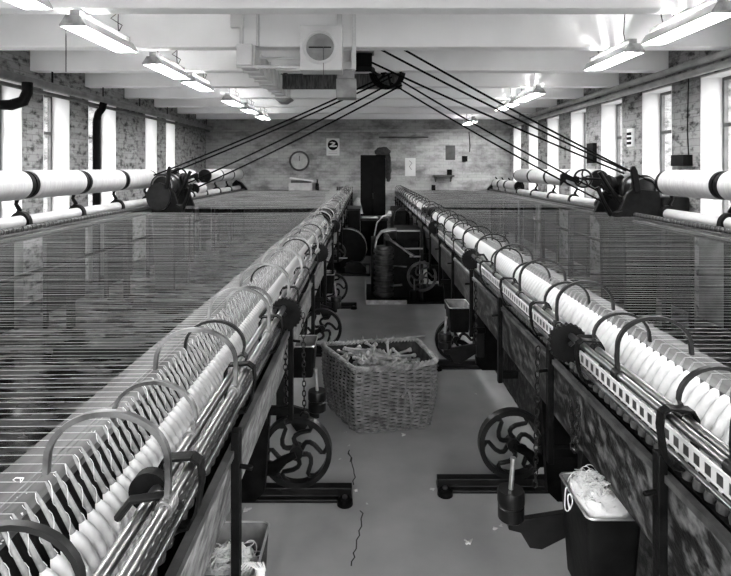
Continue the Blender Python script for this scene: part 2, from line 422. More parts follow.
COPS_ALL = []
def carriage(side):
    left = side == 'left'
    s = 1 if left else -1
    XT = -0.51 if left else 0.842
    def U(u): return XT + s * u
    pitch = 0.0267 if left else 0.037
    gap = (6.12, 6.72) if left else (6.5, 6.9)
    root = empty('mule_carriage', (U(0.05), Y0, 0.0), 'long iron spinning carriage on the ' + side + ' side of the aisle', 'spinning machine')
    def P(poly): return [(U(u), z) for u, z in poly]
    MB().prism(P([(-.127, .967), (-.030, .950), (-.030, .935), (-.127, .952)]), Y0, Y1).build('back_board', M['board'], root)
    MB().prism(P([(-.127, .951), (-.115, .951), (-.115, .003), (-.127, .003)]), Y0, Y1).build('light_apron', M['rail_dark'], root)  # carriage back, carried down to the floor to block window light
    MB().prism(P([(-.040, .934), (-.030, .934), (.040, .80), (.030, .80)]), Y0, Y1).build('gap_shade_board', M['iron'], root)  # sheet coloured black for the shade in the gap behind the spindles
    MB().prism(P([(.04, .80), (.135, .80), (.135, .775), (.04, .775)]), Y0, Y1).build('spindle_rail', M['iron'], root)
    MB().prism(P([(-.11, .77), (.125, .77), (.125, .60), (-.11, .60)]), Y0, Y1).build('drum_box', M['iron'], root)
    MB().prism(P([(.190, .83), (.197, .828), (.145, .585), (.137, .587)]), Y0, Y1).build('front_plate', M['plate_pale'] if left else M['plate'], root)
    MB().prism(P([(.185, .842), (.203, .842), (.203, .826), (.185, .826)]), Y0, Y1).build('plate_lip', M['grey_iron'], root)
    MB().prism(P([(.170, .893), (.175, .893), (.175, .93), (.170, .93)]), Y0, Y1).build('slotted_strip', M['rack_dark'] if left else M['rack'], root)
    MB().cyl((U(.165), Y0, .968), (U(.165), Y1, .968), .0105, 14).build('faller_shaft', M['steel'], root)
    MB().cyl((U(.200), Y0, .974), (U(.200), Y1, .974), .0098, 14).build('faller_shaft', M['steel'], root)
    MB().cyl((U(.182), Y0, .886), (U(.182), Y1, .886), .006, 10).build('guide_rod', M['steel'], root)
    for u, z in ((-.045, .985), (-.02, .998)):
        MB().cyl((U(u), Y0, z), (U(u), Y1, z), .0012, 5).build('faller_wire', M['hoop'], root)
    # spindles and wharves
    ys = []; y = (0.62 if left else 1.13)
    while y < Y1 - 0.1:
        if not (gap[0] < y < gap[1]): ys.append(y)
        y += pitch
    def spindle(y, n=7):
        tip = Vector((U(0), y, 1.0)); base = Vector((U(.104), y, .807))
        prof = [(0, .0012), (.03, .0022), (.1, .0034), (.5, .0052), (.9, .006), (1, .0065)]
        return MB().lathe(prof, tip, base, n)
    first = None
    for i, y in enumerate(ys[:100]):
        if first is None:
            b = spindle(0.0); first = b
            me = b.mesh('spindle', M['spindle'], Vector((WPOS[root.name].x, 0, WPOS[root.name].z)))
        o = bpy.data.objects.new('spindle', me); COL.objects.link(o); o.parent = root; o.location = (0, y - Y0, 0)
    b = MB()
    for y in ys[100:]:
        q = spindle(y, 4); b.add(q.v, q.f)
    tag(b.build('spindle', M['spindle'], root), kind='stuff')
    # wharves under the strip
    wm = MB().lathe([(0, .010), (.12, .013), (.3, .013), (.36, .008), (.6, .008), (.66, .013), (.85, .013), (1, .009)], (U(.150), 0, .900), (U(.168), 0, .845), 12)
    me = wm.mesh('spindle_wharf', M['grey_iron'], Vector((WPOS[root.name].x, 0, 0)))
    for k in range(60):
        o = bpy.data.objects.new('spindle_wharf', me); COL.objects.link(o); o.parent = root; o.location = (0, (0.95 if not left else 0.6) + k * 0.037 - Y0, 0)
    # faller arms: tall hoops on the outer shaft, low ones on the inner shaft
    A0, B0 = (0.84, 0.64) if left else (0.94, 1.155)
    def hoop_tall(y):
        pts = []
        for i in range(19):
            a = PI * i / 18
            u = .108 + .094 * math.cos(a); z = 1.045 + .074 * math.sin(a)
            pts.append(Vector((U(u), y, z)))
        pts = [Vector((U(.200), y, .974)), Vector((U(.203), y, 1.015))] + pts + [Vector((U(.013), y, 1.025))]
        return pts
    def hoop_low(y):
        pts = [Vector((U(.163), y, .968)), Vector((U(.170), y, .998))]
        for i in range(15):
            a = PI * i / 14
            pts.append(Vector((U(.085 + .083 * math.cos(a)), y + .01, 1.0 + .07 * math.sin(a))))
        pts += [Vector((U(.0), y + .012, .985))]
        return pts
    def hoops(kind, y, far=False):
        pts = hoop_tall(y) if kind else hoop_low(y)
        th = .0085 if kind else .0075
        b = MB().ribbon(pts, (0, .0105, 0), th)
        b.cyl(Vector((pts[0].x, y - .014, pts[0].z)), Vector((pts[0].x, y + .014, pts[0].z)), .0145, 14)
        return b
    k = 0
    y = A0
    while y < Y1 - .2:
        if not (gap[0] < y < gap[1]):
            hoops(True, y).build('faller_arm', M['hoop'] if left else M['hoop_dark'], root)
        y += .435
    y = B0
    while y < Y1 - .2:
        if not (gap[0] < y < gap[1]):
            o = hoops(False, y).build('counter_faller_arm', M['hoop'] if (left and k % 2) else M['hoop_dark'], root); k += 1
        y += .435
    # straps around the shafts
    y = .95 if left else 1.14
    while y < 11.8:
        pts = [Vector((U(u), y, z)) for u, z in ((.148, .90), (.146, .972), (.156, .990), (.205, .994), (.219, .984), (.222, .955), (.214, .90), (.200, .872), (.176, .868))]
        MB().ribbon(pts, (0, .026, 0), .005).build('shaft_strap', M['iron'], root)
        y += .45
    # bearing discs
    for y in ((.90, 2.04, 3.5, 5.1) if left else (1.70, 3.25, 5.0)):
        if left and y < 1: o = MB().cyl((U(.15), y - .01, .965), (U(.15), y + .01, .965), .032, 24)
        else: o = disc_teeth((U(.208), y, .95), .062, .022, 26)
        o.build('toothed_disc' if not (left and y < 1) else 'shaft_collar', M['iron'], root)
        MB().tube([(U(.208), y - .02, .95), (U(.19), y - .05, .985), (U(.15), y - .07, .99), (U(.12), y - .05, .95)], .007, 8).build('catch_lever', M['iron_edge'], root)
    # hanging posts and frames below the plate
    y = 1.27 if left else 1.17
    while y < 11.8:
        pb = MB().box(U(.195), U(.215), y - .014, y + .014, .48, .885)
        pb.tube([(U(.21), y, .80), (U(.245), y - .01, .80)], .006, 8)
        pb.box(U(.12), U(.20), y - .01, y + .01, .50, .535)
        pb.build('hanger', M['iron'], root, bevel=.003)
        y += .92 if left else .70
    y = 0.8
    while y < 11.9:
        MB().prism(P([(-.11, .60), (.12, .60), (.09, .16), (.05, .12), (-.05, .12), (-.09, .16)]), y - .018, y + .018).build('frame_rib', M['iron'], root)
        y += 1.45
    # running wheels
    for (px, d) in (((297, 2.46), (322, 4.33), (333, 5.8)) if left else ((512, 2.53), (456, 4.06))):
        X = (px - CX) * d / F; R = .16
        wz = .056 + R
        w = wheel_mesh((X, d - .01, wz), R).build('carriage_wheel', M['iron_edge'], root)
        b = MB().tube([(X, d - .04, wz), (X - s * .05, d - .045, wz - .02), (X - s * .10, d - .03, wz - .07), (X - s * .17, d, wz - .075)], [.016, .02, .032, .036], 10)
        b.box(X - s * .19, X - s * .13, d - .03, d + .03, .13, .62)
        b.build('wheel_bracket', M['iron'], root)
    # peg weights on arms
    for (X, d) in (((-.235, 2.6), (-.25, 4.5)) if left else ((.483, 1.80), (.512, 3.5))):
        xf = U(.13)
        arm = MB().prism([(X, .335), (X - s * .02, .30), (xf - s * .02, .36), (xf - s * .02, .32)], 0, .001)
        arm = MB().prism([(X + s * .01, .332), (X - s * .04, .335), (xf, .365), (xf, .30), (X - s * .10, .235), (X - s * .06, .24), (X - s * .03, .29), (X + s * .01, .30)], d - .012, d + .012)
        arm.box(xf - s * .05, xf + s * .0, d - .02, d + .02, .28, .64)
        ar = arm.build('weight_bracket', M['iron_edge'], root, bevel=.003)
        MB().lathe([(0, .038), (.05, .043), (.45, .043), (.48, .040), (.55, .040), (.58, .0445), (.92, .0445), (1, .041)], (X, d, .332), (X, d, .430), 24).build('iron_weight', M['iron_edge'], ar)
        MB().lathe([(0, .008), (.9, .008), (.92, .010), (1, .010)], (X, d, .43), (X - s * .008, d, .535), 12).build('peg', M['tin_edge'], ar)
    # square where the headstock band crosses
    MB().box(U(-.13), U(.14), gap[0] + .03, gap[1] - .03, .80, 1.0).build('carriage_square', M['iron'], root, bevel=.01)
    # ---- cops: things of their own
    t0 = .42 if left else .12
    rad = .0142 if left else .0190
    def cop(y, n=14, wisp=left):
        tip = Vector((U(0), y, 1.0)); base = Vector((U(.104), y, .807)); ax = base - tip
        a = tip + ax * (t0 + .0); c = tip + ax * .93
        prof = [(0, .0055), (.05, rad * .55), (.14, rad * .80), (.26, rad * .95), (.40, rad), (.64, rad * .99), (.68, rad * 1.05), (.9, rad * 1.02), (1, rad * .7)]
        b = MB().lathe(prof, a, c, n)
        if wisp:
            e = ax.normalized(); p = e.orthogonal().normalized(); q = e.cross(p); W = []
            for i in range(14):
                t = i / 13; ang = y * 91 + t * 9.5
                W.append(tip + ax * (t0 * (t * .98 + .01)) + (p * math.cos(ang) + q * math.sin(ang)) * (.0040 + .002 * t))
            b.tube(W, .00055, 4)
        return b
    nind = 183 if left else 117
    lab = 'white yarn cop wound on a spindle of the ' + side + ' carriage'
    grp = 'yarn cops on the ' + side + ' carriage'
    metas = []
    for v in range(6):
        b = cop(v * .37)
        metas.append(b.mesh('yarn_cop', M['yarn'], Vector((U(.06), v * .37, .88))))
    for i, y in enumerate(ys[:nind]):
        o = bpy.data.objects.new('yarn_cop', metas[(i * 5 + i // 7) % 6]); COL.objects.link(o)
        o.location = (U(.06), y, .88); tag(o, lab, 'yarn cop', grp)
    b = MB()
    for y in ys[nind:]:
        q = cop(y, 7, False); b.add(q.v, q.f)
    tag(b.build('yarn_cops', M['yarn']), 'far rows of white yarn cops on the ' + side + ' carriage', 'yarn', None, 'stuff')
    # ---- thread sheet
    XC = -2.70 if left else 2.75
    b = MB()
    for y in ys:
        r = .00042 + .0003 * min(1, max(0, (y - 5) / 3))
        dz = random.uniform(-.0015, .0015)
        mid = [(XT + (XC - XT) * t, y + dz * .8, 1.0 - .008 * math.sin(PI * t) + dz * math.sin(PI * t) * 3 + .0 * t) for t in (0, .5, 1)]
        b.tube(mid, r, 3)
    tag(b.build('yarn_sheet', M['thread']), 'wide sheet of white threads stretched across the ' + side + ' mule', 'yarn', None, 'stuff')
    return U

UL = carriage('left'); UR = carriage('right')

# rails on the floor
def rail(d, x0, x1, label):
    r = empty('floor_rail', (x0, d, 0), label, 'rail')
    sg = 1 if x1 > x0 else -1
    b = MB().prism([(d - .045, 0), (d + .045, 0), (d + .045, .014), (d + .022, .02), (d + .022, .055), (d - .022, .055), (d - .022, .02), (d - .045, .014)], x0, x1, 'YZ')
    b.build('rail_bar', M['iron_edge'], r, bevel=.003)
    MB().lathe([(0, .036), (.7, .034), (1, .024)], (x0 + sg * .03, d - .05, 0), (x0 + sg * .03, d - .05, .028), 20).build('fixing_lug', M['iron'], r)
    MB().cyl((x0 + sg * .03, d - .05, .028), (x0 + sg * .03, d - .05, .036), .012, 6).build('bolt', M['steel'], r)
rail(2.46, -.064, -2.5, 'black iron floor rail under the nearest left carriage wheel')
rail(4.33, -.075, -2.5, 'black floor rail on the left, behind the basket')
rail(5.8, -.10, -2.5, 'black floor rail on the left beneath the third carriage wheel')
rail(2.53, .333, 2.6, 'black iron floor rail under the nearest right carriage wheel')
rail(4.06, .50, 2.6, 'black floor rail on the right, behind the basket')

# chains
chain('hanging_chain', [(-.285, 2.45, .84), (-.280, 2.45, .40)], 'long chain hanging over the left tin beside the basket')
chain('hanging_chain', [(-.330, 2.2, .83), (-.325, 2.2, .46)], 'short chain hanging close against the left carriage, near the tin')
chain('hanging_chain', [(.615, 1.93, .86), (.605, 1.93, .36)], 'chain hanging behind the right iron weight, beside the wheel')
chain('hanging_chain', [(.655, 1.66, .84), (.655, 1.68, .62), (.660, 1.72, .60), (.665, 1.74, .63), (.66, 1.74, .84)], 'looped chain hanging above the far end of the waste tin')
chain('hanging_chain', [(.62, 3.05, .85), (.62, 3.05, .50)], 'chain hanging on the right carriage before the second tin')
tag(MB().ring((-.279, 2.45, .375), (0, 1, 0), .018, .005, 16, 6).build('chain_hook', M['iron_edge']), 'small iron ring at the end of the long left chain', 'hook')

# ------------------------------------------------------------------ waste tins
def tin(x0, x1, y0, y1, zt, h, label, fill=0.0, ylabel=None):
    cx, cy = (x0 + x1) / 2, (y0 + y1) / 2
    r = empty('waste_tin', (cx, cy, zt - h), label, 'tin')
    def loop(k, z, inset=0):
        hx, hy = (x1 - x0) / 2 * k - inset, (y1 - y0) / 2 * k - inset; rc = .018; P = []
        for (sx, sy, a0) in ((1, 1, 0), (-1, 1, PI / 2), (-1, -1, PI), (1, -1, 1.5 * PI)):
            for i in range(5):
                a = a0 + PI / 2 * i / 4
                P.append(Vector((cx + sx * (hx - rc) + rc * math.cos(a), cy + sy * (hy - rc) + rc * math.sin(a), z)))
        return P
    def shell(a, c, flip=False):
        n = len(a); f = [((i + 1) % n, i, i + n, (i + 1) % n + n) for i in range(n)]
        if flip: f = [tuple(reversed(q)) for q in f]
        return a + c, f
    b = MB(); n = 20
    v, f = shell(loop(1, zt), loop(.82, zt - h)); f = f + [tuple(range(n, 2 * n))]; b.add(v, f)
    b.build('tin_body', M['tin'], r, ang=50)
    b = MB(); v, f = shell(loop(1, zt, .003), loop(.82, zt - h + .004, .003), True); f = f + [tuple(range(2 * n - 1, n - 1, -1))]; b.add(v, f)
    b.build('tin_lining', M['tin_inside'], r, ang=50)
    MB().tube(loop(1.005, zt), .0035, 6, closed=True).build('tin_rim', M['tin_edge'], r)
    # hook that hangs it on the carriage
    return r
tin(.600, .752, 1.46, 1.68, .55, .27, 'dark tin heaped with white yarn waste, hung on the right carriage')
tin(-.412, -.258, 1.245, 1.45, .55, .27, 'dark tin with yarn waste spilling over its rim, hung on the left carriage')
tin(-.42, -.27, 2.84, 3.03, .56, .17, 'empty dark tin on the left carriage beside the wicker basket')
tin(-.43, -.28, 4.75, 4.95, .56, .17, 'empty dark tin far along the left carriage, beside the second iron weight')
tin(.56, .71, 3.62, 3.86, .56, .17, 'empty dark tin hung above the second wheel of the right carriage')

def tangle(name, c, rx, ry, rz, n, label, extra=()):
    b = MB(); rnd = random.Random(n)
    # soft heap under the loops
    NU, NV = 26, 12; v = []; f = []
    for j in range(NV):
        for i in range(NU):
            a = 2 * PI * i / NU; q = j / (NV - 1); rr = math.sin(q * PI / 2) if j else 0.02
            k = 1 + .12 * math.sin(5 * a + j) * q
            w = .93 + .05 * math.sin(3 * i + 2 * j)
            ex = .42
            ca, sa = math.cos(a), math.sin(a)
            px = math.copysign(abs(ca) ** (1 - ex * q), ca) * rx * rr; py = math.copysign(abs(sa) ** (1 - ex * q), sa) * ry * rr
            zz = rz * (math.cos(q * PI / 2) ** .7 * w) + .008 * rnd.uniform(-1, 1)
            v.append(Vector((c[0] + px, c[1] + py, c[2] + zz)))
    for j in range(NV - 1):
        for i in range(NU):
            l = (i + 1) % NU; f.append((j * NU + i, j * NU + l, (j + 1) * NU + l, (j + 1) * NU + i))
    f.append(tuple(range(NU))); f.append(tuple(range(NV * NU - 1, (NV - 1) * NU - 1, -1)))
    b.add(v, f)
    for k in range(n):
        a = rnd.uniform(0, 2 * PI); q = rnd.uniform(0, .92); R = rnd.uniform(.012, .03)
        o = Vector((c[0] + math.cos(a) * rx * q, c[1] + math.sin(a) * ry * q, c[2] + rz * max(.1, (1 - q * q)) ** .5 * .9 + .006))
        ax = Vector((rnd.uniform(-.5, .5), rnd.uniform(-.5, .5), 1)).normalized(); e = ax.orthogonal().normalized(); h = ax.cross(e); P = []
        turns = rnd.uniform(.5, 1.4); ph = rnd.uniform(0, 6.28)
        for i in range(16):
            t = i / 15; ang = ph + turns * 2 * PI * t; rr = R * (.6 + .6 * t)
            P.append(o + e * math.cos(ang) * rr + h * math.sin(ang) * rr * .8 + ax * (.012 * math.sin(7 * t + k)))
        b.tube(P, .0012, 4)
    for P in extra: b.tube(P, .002, 5)
    return tag(b.build(name, M['yarn'], origin=Vector(c)), label, 'yarn waste', None, 'stuff')
def loopline(p, w, h, ph=0):
    return [Vector(p) + Vector((math.sin(2 * PI * i / 14) * w, .004 * math.sin(i + ph), -h * (1 - math.cos(2 * PI * i / 14)) / 2)) for i in range(15)]
tangle('yarn_waste', (.674, 1.567, .515), .070, .103, .075, 90, 'tangle of white yarn waste heaped in the right tin',
       [loopline((.596, 1.60, .552), .008, .07), loopline((.593, 1.57, .552), .006, .045, 2)])
tangle('yarn_waste', (-.335, 1.33, .485), .062, .085, .06, 80, 'tangle of white yarn waste in the left tin',
       [[Vector((-.29 + .012 * k, 1.285 + .004 * k, .53)), Vector((-.268 + .006 * k, 1.28, .565)), Vector((-.252 + .003 * k, 1.275, .555)), Vector((-.247 + .002 * k, 1.27, .50 - .01 * (k % 3)))] for k in range(-3, 5)])

# ------------------------------------------------------------------ wicker basket
def basket():
    tops = [Vector((-.06, 2.98, 0)), Vector((.415, 3.12, 0)), Vector((.33, 3.52, 0)), Vector((-.285, 3.42, 0))]
    cen = sum(tops, Vector()) / 4
    bots = [cen + (p - cen) * .90 for p in tops]
    bots[0] = Vector((-.055, 3.03, 0)); bots[1] = Vector((.375, 3.11, 0))
    H = .385
    root = empty('wicker_basket', (cen.x, cen.y, 0), 'large square wicker basket full of wooden bobbins on the aisle floor', 'basket')
    NP = 192
    def loop(C):
        per = [(C[(i + 1) % 4] - C[i]).length for i in range(4)]; tot = sum(per); P = []
        for k in range(NP):
            q = tot * k / NP; i = 0
            while q > per[i]: q -= per[i]; i += 1
            P.append(C[i].lerp(C[(i + 1) % 4], q / per[i]))
        for _ in range(5): P = [(P[k - 1] + P[k] * 2 + P[(k + 1) % NP]) / 4 for k in range(NP)]
        for _ in range(10): P = [(P[k - 2] + P[k - 1] + P[k] + P[(k + 1) % NP] + P[(k + 2) % NP]) / 5 for k in range(NP)] if _ < 3 else P
        return P
    LT, LB = loop(tops), loop(bots)
    def pt(k, t, off=0):
        p = LB[k].lerp(LT[k], t); n = (p - Vector((cen.x, cen.y, 0))).normalized()
        bulge = .018 * math.sin(PI * min(1, t * 1.0)) + off
        dip = -.018 * math.exp(-((k / NP - .125) / .06) ** 2) * t
        return Vector((p.x, p.y, 0.012 + t * (H - .012) + dip)) + n * bulge
    rnd = random.Random(3)
    b = MB(); rows = 34; stakes = 40
    for r in range(rows):
        t = r / (rows - 1) * .955; P = []
        for k in range(NP):
            ph = 2 * PI * stakes / 2 * k / NP + (PI if r % 2 else 0)
            P.append(pt(k, t, .0065 * math.sin(ph)) + Vector((0, 0, rnd.uniform(-.0016, .0016))))
        b.tube(P, .0049, 5, closed=True)
    b.build('woven_wall', M['wicker'], root)
    b = MB()
    for sdx in range(stakes):
        k = int(sdx * NP / stakes)
        b.tube([pt(k, t, 0) + Vector((0, 0, 0)) for t in (0, .25, .5, .75, 1.0)] , .0062, 5)
    b.build('wicker_stakes', M['wicker'], root)
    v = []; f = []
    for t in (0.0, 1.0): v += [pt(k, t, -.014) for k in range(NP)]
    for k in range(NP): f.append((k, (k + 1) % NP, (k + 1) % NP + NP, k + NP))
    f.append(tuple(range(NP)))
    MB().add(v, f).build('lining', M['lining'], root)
    b = MB()
    for q in range(3):
        P = []
        for k in range(NP):
            a = 2 * PI * 30 * k / NP + q * 2 * PI / 3
            P.append(pt(k, .985, .010 * math.cos(a)) + Vector((0, 0, .009 * math.sin(a) + .004)))
        b.tube(P, .0085, 6, closed=True)
    b.build('braided_rim', M['wicker_rim'], root)
    kf = 28
    for kk, nm in ((kf, 'rope_handle'), (kf + 96, 'rope_handle')):
        a = pt(kk, .80, .012); c = pt(kk + 3, .30, .012); o = (a - Vector((cen.x, cen.y, a.z))).normalized(); tg = (pt(kk + 2, .6) - pt(kk - 2, .6)).normalized(); P = []
        for i in range(17):
            q = i / 16; w = math.sin(PI * q)
            ang = PI * 1.15 * q - .1
            P.append(pt(kk, .62, .016) + tg * (-.028 + .056 * q) + Vector((0, 0, .085 * math.sin(PI * q) - .09 * q - .02)) + o * (.012 * w))
        MB().tube(P, .008, 7).build(nm, M['wicker_rim'], root)
    # broken willow ends standing up along the back rim
    b = MB()
    for j in range(9):
        k = int(NP * (.53 + .22 * j / 9)); p = pt(k, 1, 0)
        b.tube([p, p + Vector((rnd.uniform(-.006, .006), rnd.uniform(-.006, .006), rnd.uniform(.02, .05)))], .003, 4)
    b.tube([pt(int(NP * .47), 1, -.01) + Vector((-.03, 0, .015)), pt(int(NP * .47), 1, -.01) + Vector((.10, .0, .028))], .005, 5)
    b.build('willow_ends', M['wicker_rim'], root)
    return tops, cen
BT, BC = basket()
# bobbins in the basket
prof = [(0, .0105), (.04, .0115), (.07, .0115), (.09, .0078), (.5, .0068), (.84, .0088), (.87, .013), (.97, .013), (1, .010)]
BM = [MB().lathe(prof, (0, 0, -L / 2), (0, 0, L / 2), 10).mesh('wooden_bobbin', M['wood']) for L in (.135, .155, .17)]
rnd = random.Random(11)
for i in range(120):
    a = rnd.uniform(.13, .87); c = rnd.uniform(.13, .87)
    p = BT[0].lerp(BT[1], a).lerp(BT[3].lerp(BT[2], a), c)
    p = BC + (p - BC) * .86
    mound = .395 - .16 * max(0, a - .5) - .05 * abs(c - .5)
    z = mound - .10 * (1 - i / 119) + rnd.uniform(-.006, .012)
    o = bpy.data.objects.new('wooden_bobbin', BM[i % 3]); COL.objects.link(o)
    o.location = (p.x, p.y, z)
    o.rotation_euler = (PI / 2 + rnd.gauss(0, .28), rnd.uniform(0, PI), rnd.gauss(.6, 1.0))
    tag(o, 'turned wooden bobbin lying in the heap inside the wicker basket', 'bobbin', 'wooden bobbins in the basket')

# ------------------------------------------------------------------ creels by the windows
ORD = ['nearest', 'second', 'third', 'fourth', 'fifth', 'sixth', 'seventh', 'eighth', 'ninth', 'tenth', 'eleventh', 'twelfth']
def creel(side):
    left = side == 'left'; s = -1 if left else 1
    XC = -2.70 if left else 2.75
    r = empty('creel', (XC, Y0, 0), 'long creel frame with fluted delivery rollers along the ' + side + ' windows', 'creel')
    X = lambda o: XC + s * o
    ya, yb = 2.6, 12.15
    MB().box(X(-.015), X(.02), ya, yb, .925, .965).build('roller_beam', M['grey_iron'], r, bevel=.004)
    MB().box(X(-.03), X(-.012), ya, yb, .935, .95).build('beam_edge', M['iron'], r)
    MB().cyl((X(.012), ya, .985), (X(.012), yb, .985), .013, 12).build('bottom_roller', M['iron_edge'], r)
    MB().box(X(.02), X(.33), ya, yb, .93, .955).build('creel_bed', M['iron'], r)
    b = MB(); y = ya
    bosses = MB()
    cnt = 0
    me = MB().lathe([(0, .010), (.12, .024), (.44, .024), (.48, .010), (.52, .010), (.56, .024), (.88, .024), (1, .010)], (X(.022), -.022, 1.018), (X(.022), .022, 1.018), 10).mesh('top_roller', M['boss'], Vector((XC, 0, 0)))
    y = 3.3
    while cnt < 100:
        o = bpy.data.objects.new('top_roller', me); COL.objects.link(o); o.parent = r; o.location = (0, y - Y0, 0); y += .058; cnt += 1
    while y < yb - .05:
        bosses.lathe([(0, .022), (1, .022)], (X(.022), y - .018, 1.018), (X(.022), y + .018, 1.018), 6); y += .058
    tag(bosses.build('top_roller', M['boss'], r), kind='stuff')
    joints = [3.61, 4.475, 5.34, 6.2, 7.07] if left else [3.45, 4.33, 5.2]
    far = [7.9, 8.77, 9.5, 10.35, 11.2, 12.05] if left else [6.67, 7.55, 8.43, 9.3, 10.17, 11.0, 11.55, 12.1]
    for y in joints + far:
        # hump over the drum end with a curved arm up to the bobbin's axis
        poly = [(X(.04), .955)] + [(X(.16 + .085 * math.cos(PI - PI * i / 10) * 1), 1.04 + .10 * math.sin(PI * i / 10)) for i in range(11)] + [(X(.27), .955)]
        MB().prism(poly, y - .025, y + .025).build('drum_bearing', M['iron'], r)
        if not (y > (9.4 if left else 10.3)) or True:
            MB().tube([(X(.20), y, 1.10), (X(.17), y, 1.15), (X(.20), y, 1.20), (X(.19), y, 1.24), (X(.15), y, 1.30)], [.016, .02, .016, .018, .014], 8).build('bobbin_arm', M['iron'], r)
    spans = list(zip(joints[:-1], joints[1:])) + [(far[i], far[i + 1]) for i in range(len(far) - 1)]
    for a, c in spans:
        big = False
        MB().lathe([(0, .035), (.03, .050), (.97, .050), (1, .035)], (X(.13), a + .03, 1.06), (X(.13), c - .03, 1.06), 20).build('surface_drum', M['drum'], r)
    for y in [2.7 + 1.18 * i for i in range(9)]:
        bb = MB().box(X(.04), X(.09), y - .04, y + .04, .0, .93).box(X(.09), X(.30), y - .02, y + .02, .80, .93).box(X(.28), X(.32), y - .02, y + .02, 0, .93)
        bb.build('creel_leg', M['iron'], r, bevel=.004)
        w_ = .72 if int(y * 10) % 3 else .98
        MB().box(X(.33), X(.345), y + .05, y + .05 + w_, .12, .92).build('shade_panel', M['iron'], r)  # dark panels added to deepen the shade under the creel
    MB().cyl((X(.16), (3.45 if left else 5.9), .60), (X(.16), 12.0, .60), .02, 10).build('line_shaft', M['iron'], r)
    yE = 12.0
    MB().prism([(X(-.02), .955), (X(-.02), 1.03), (X(.10), 1.17), (X(.22), 1.23), (X(.30), 1.15), (X(.30), .955)], 12.1, 12.2).build('end_frame', M['iron'], r)
    # full bobbins, each a thing
    def bobbin(a, c, xo, z, R, label):
        y = (a + c) / 2; L = (c - a)
        rt = empty('condenser_bobbin', (X(xo), y, z), label, 'bobbin', 'white condenser bobbins on the ' + side + ' creel')
        n = 14; pr = [(0, R * .90), (.015, R * .985)] + [(.03 + .94 * i / n, R * (1 + .012 * math.sin(i * 2.3 + a * 7))) for i in range(n + 1)] + [(.985, R * .985), (1, R * .90)]
        MB().lathe(pr, (X(xo), a + .055, z), (X(xo), c - .055, z), 36).build('roving_package', M['roll'], rt)
        for q in (a + .004, c - .052):
            MB().lathe([(0, R * .7), (.08, R * .95), (.92, R * .95), (1, R * .7)], (X(xo), q, z), (X(xo), q + .048, z), 28).build('bobbin_flange', M['iron'], rt)
        MB().cyl((X(xo), a - .004, z), (X(xo), c + .004, z), .022, 10).build('bobbin_core', M['iron'], rt)
    ups = list(zip(joints[:-1], joints[1:]))
    fa = [(7.9, 8.77), (9.5, 10.35), (10.35, 11.2), (11.2, 12.05)] if left else [(6.67, 7.55), (7.55, 8.43), (8.43, 9.3), (9.3, 10.17)]
    n = 0
    for i, (a, c) in enumerate(ups + fa):
        bobbin(a, c, .14, 1.36, .122, 'white roving bobbin, %s from the near end, upper row, %s creel' % (ORD[i], side))
    lows = [(8.9, 9.4)] if left else [(10.2, 10.98), (11.02, 11.53), (11.57, 12.08)]
    for i, (a, c) in enumerate(lows):
        bobbin(a, c, .15, 1.15, .10, ('white roving bobbin lying low behind the headstock on the left creel' if left else 'white roving bobbin low at the far end of the right creel, %s of three' % ORD[i]))
creel('left'); creel('right')

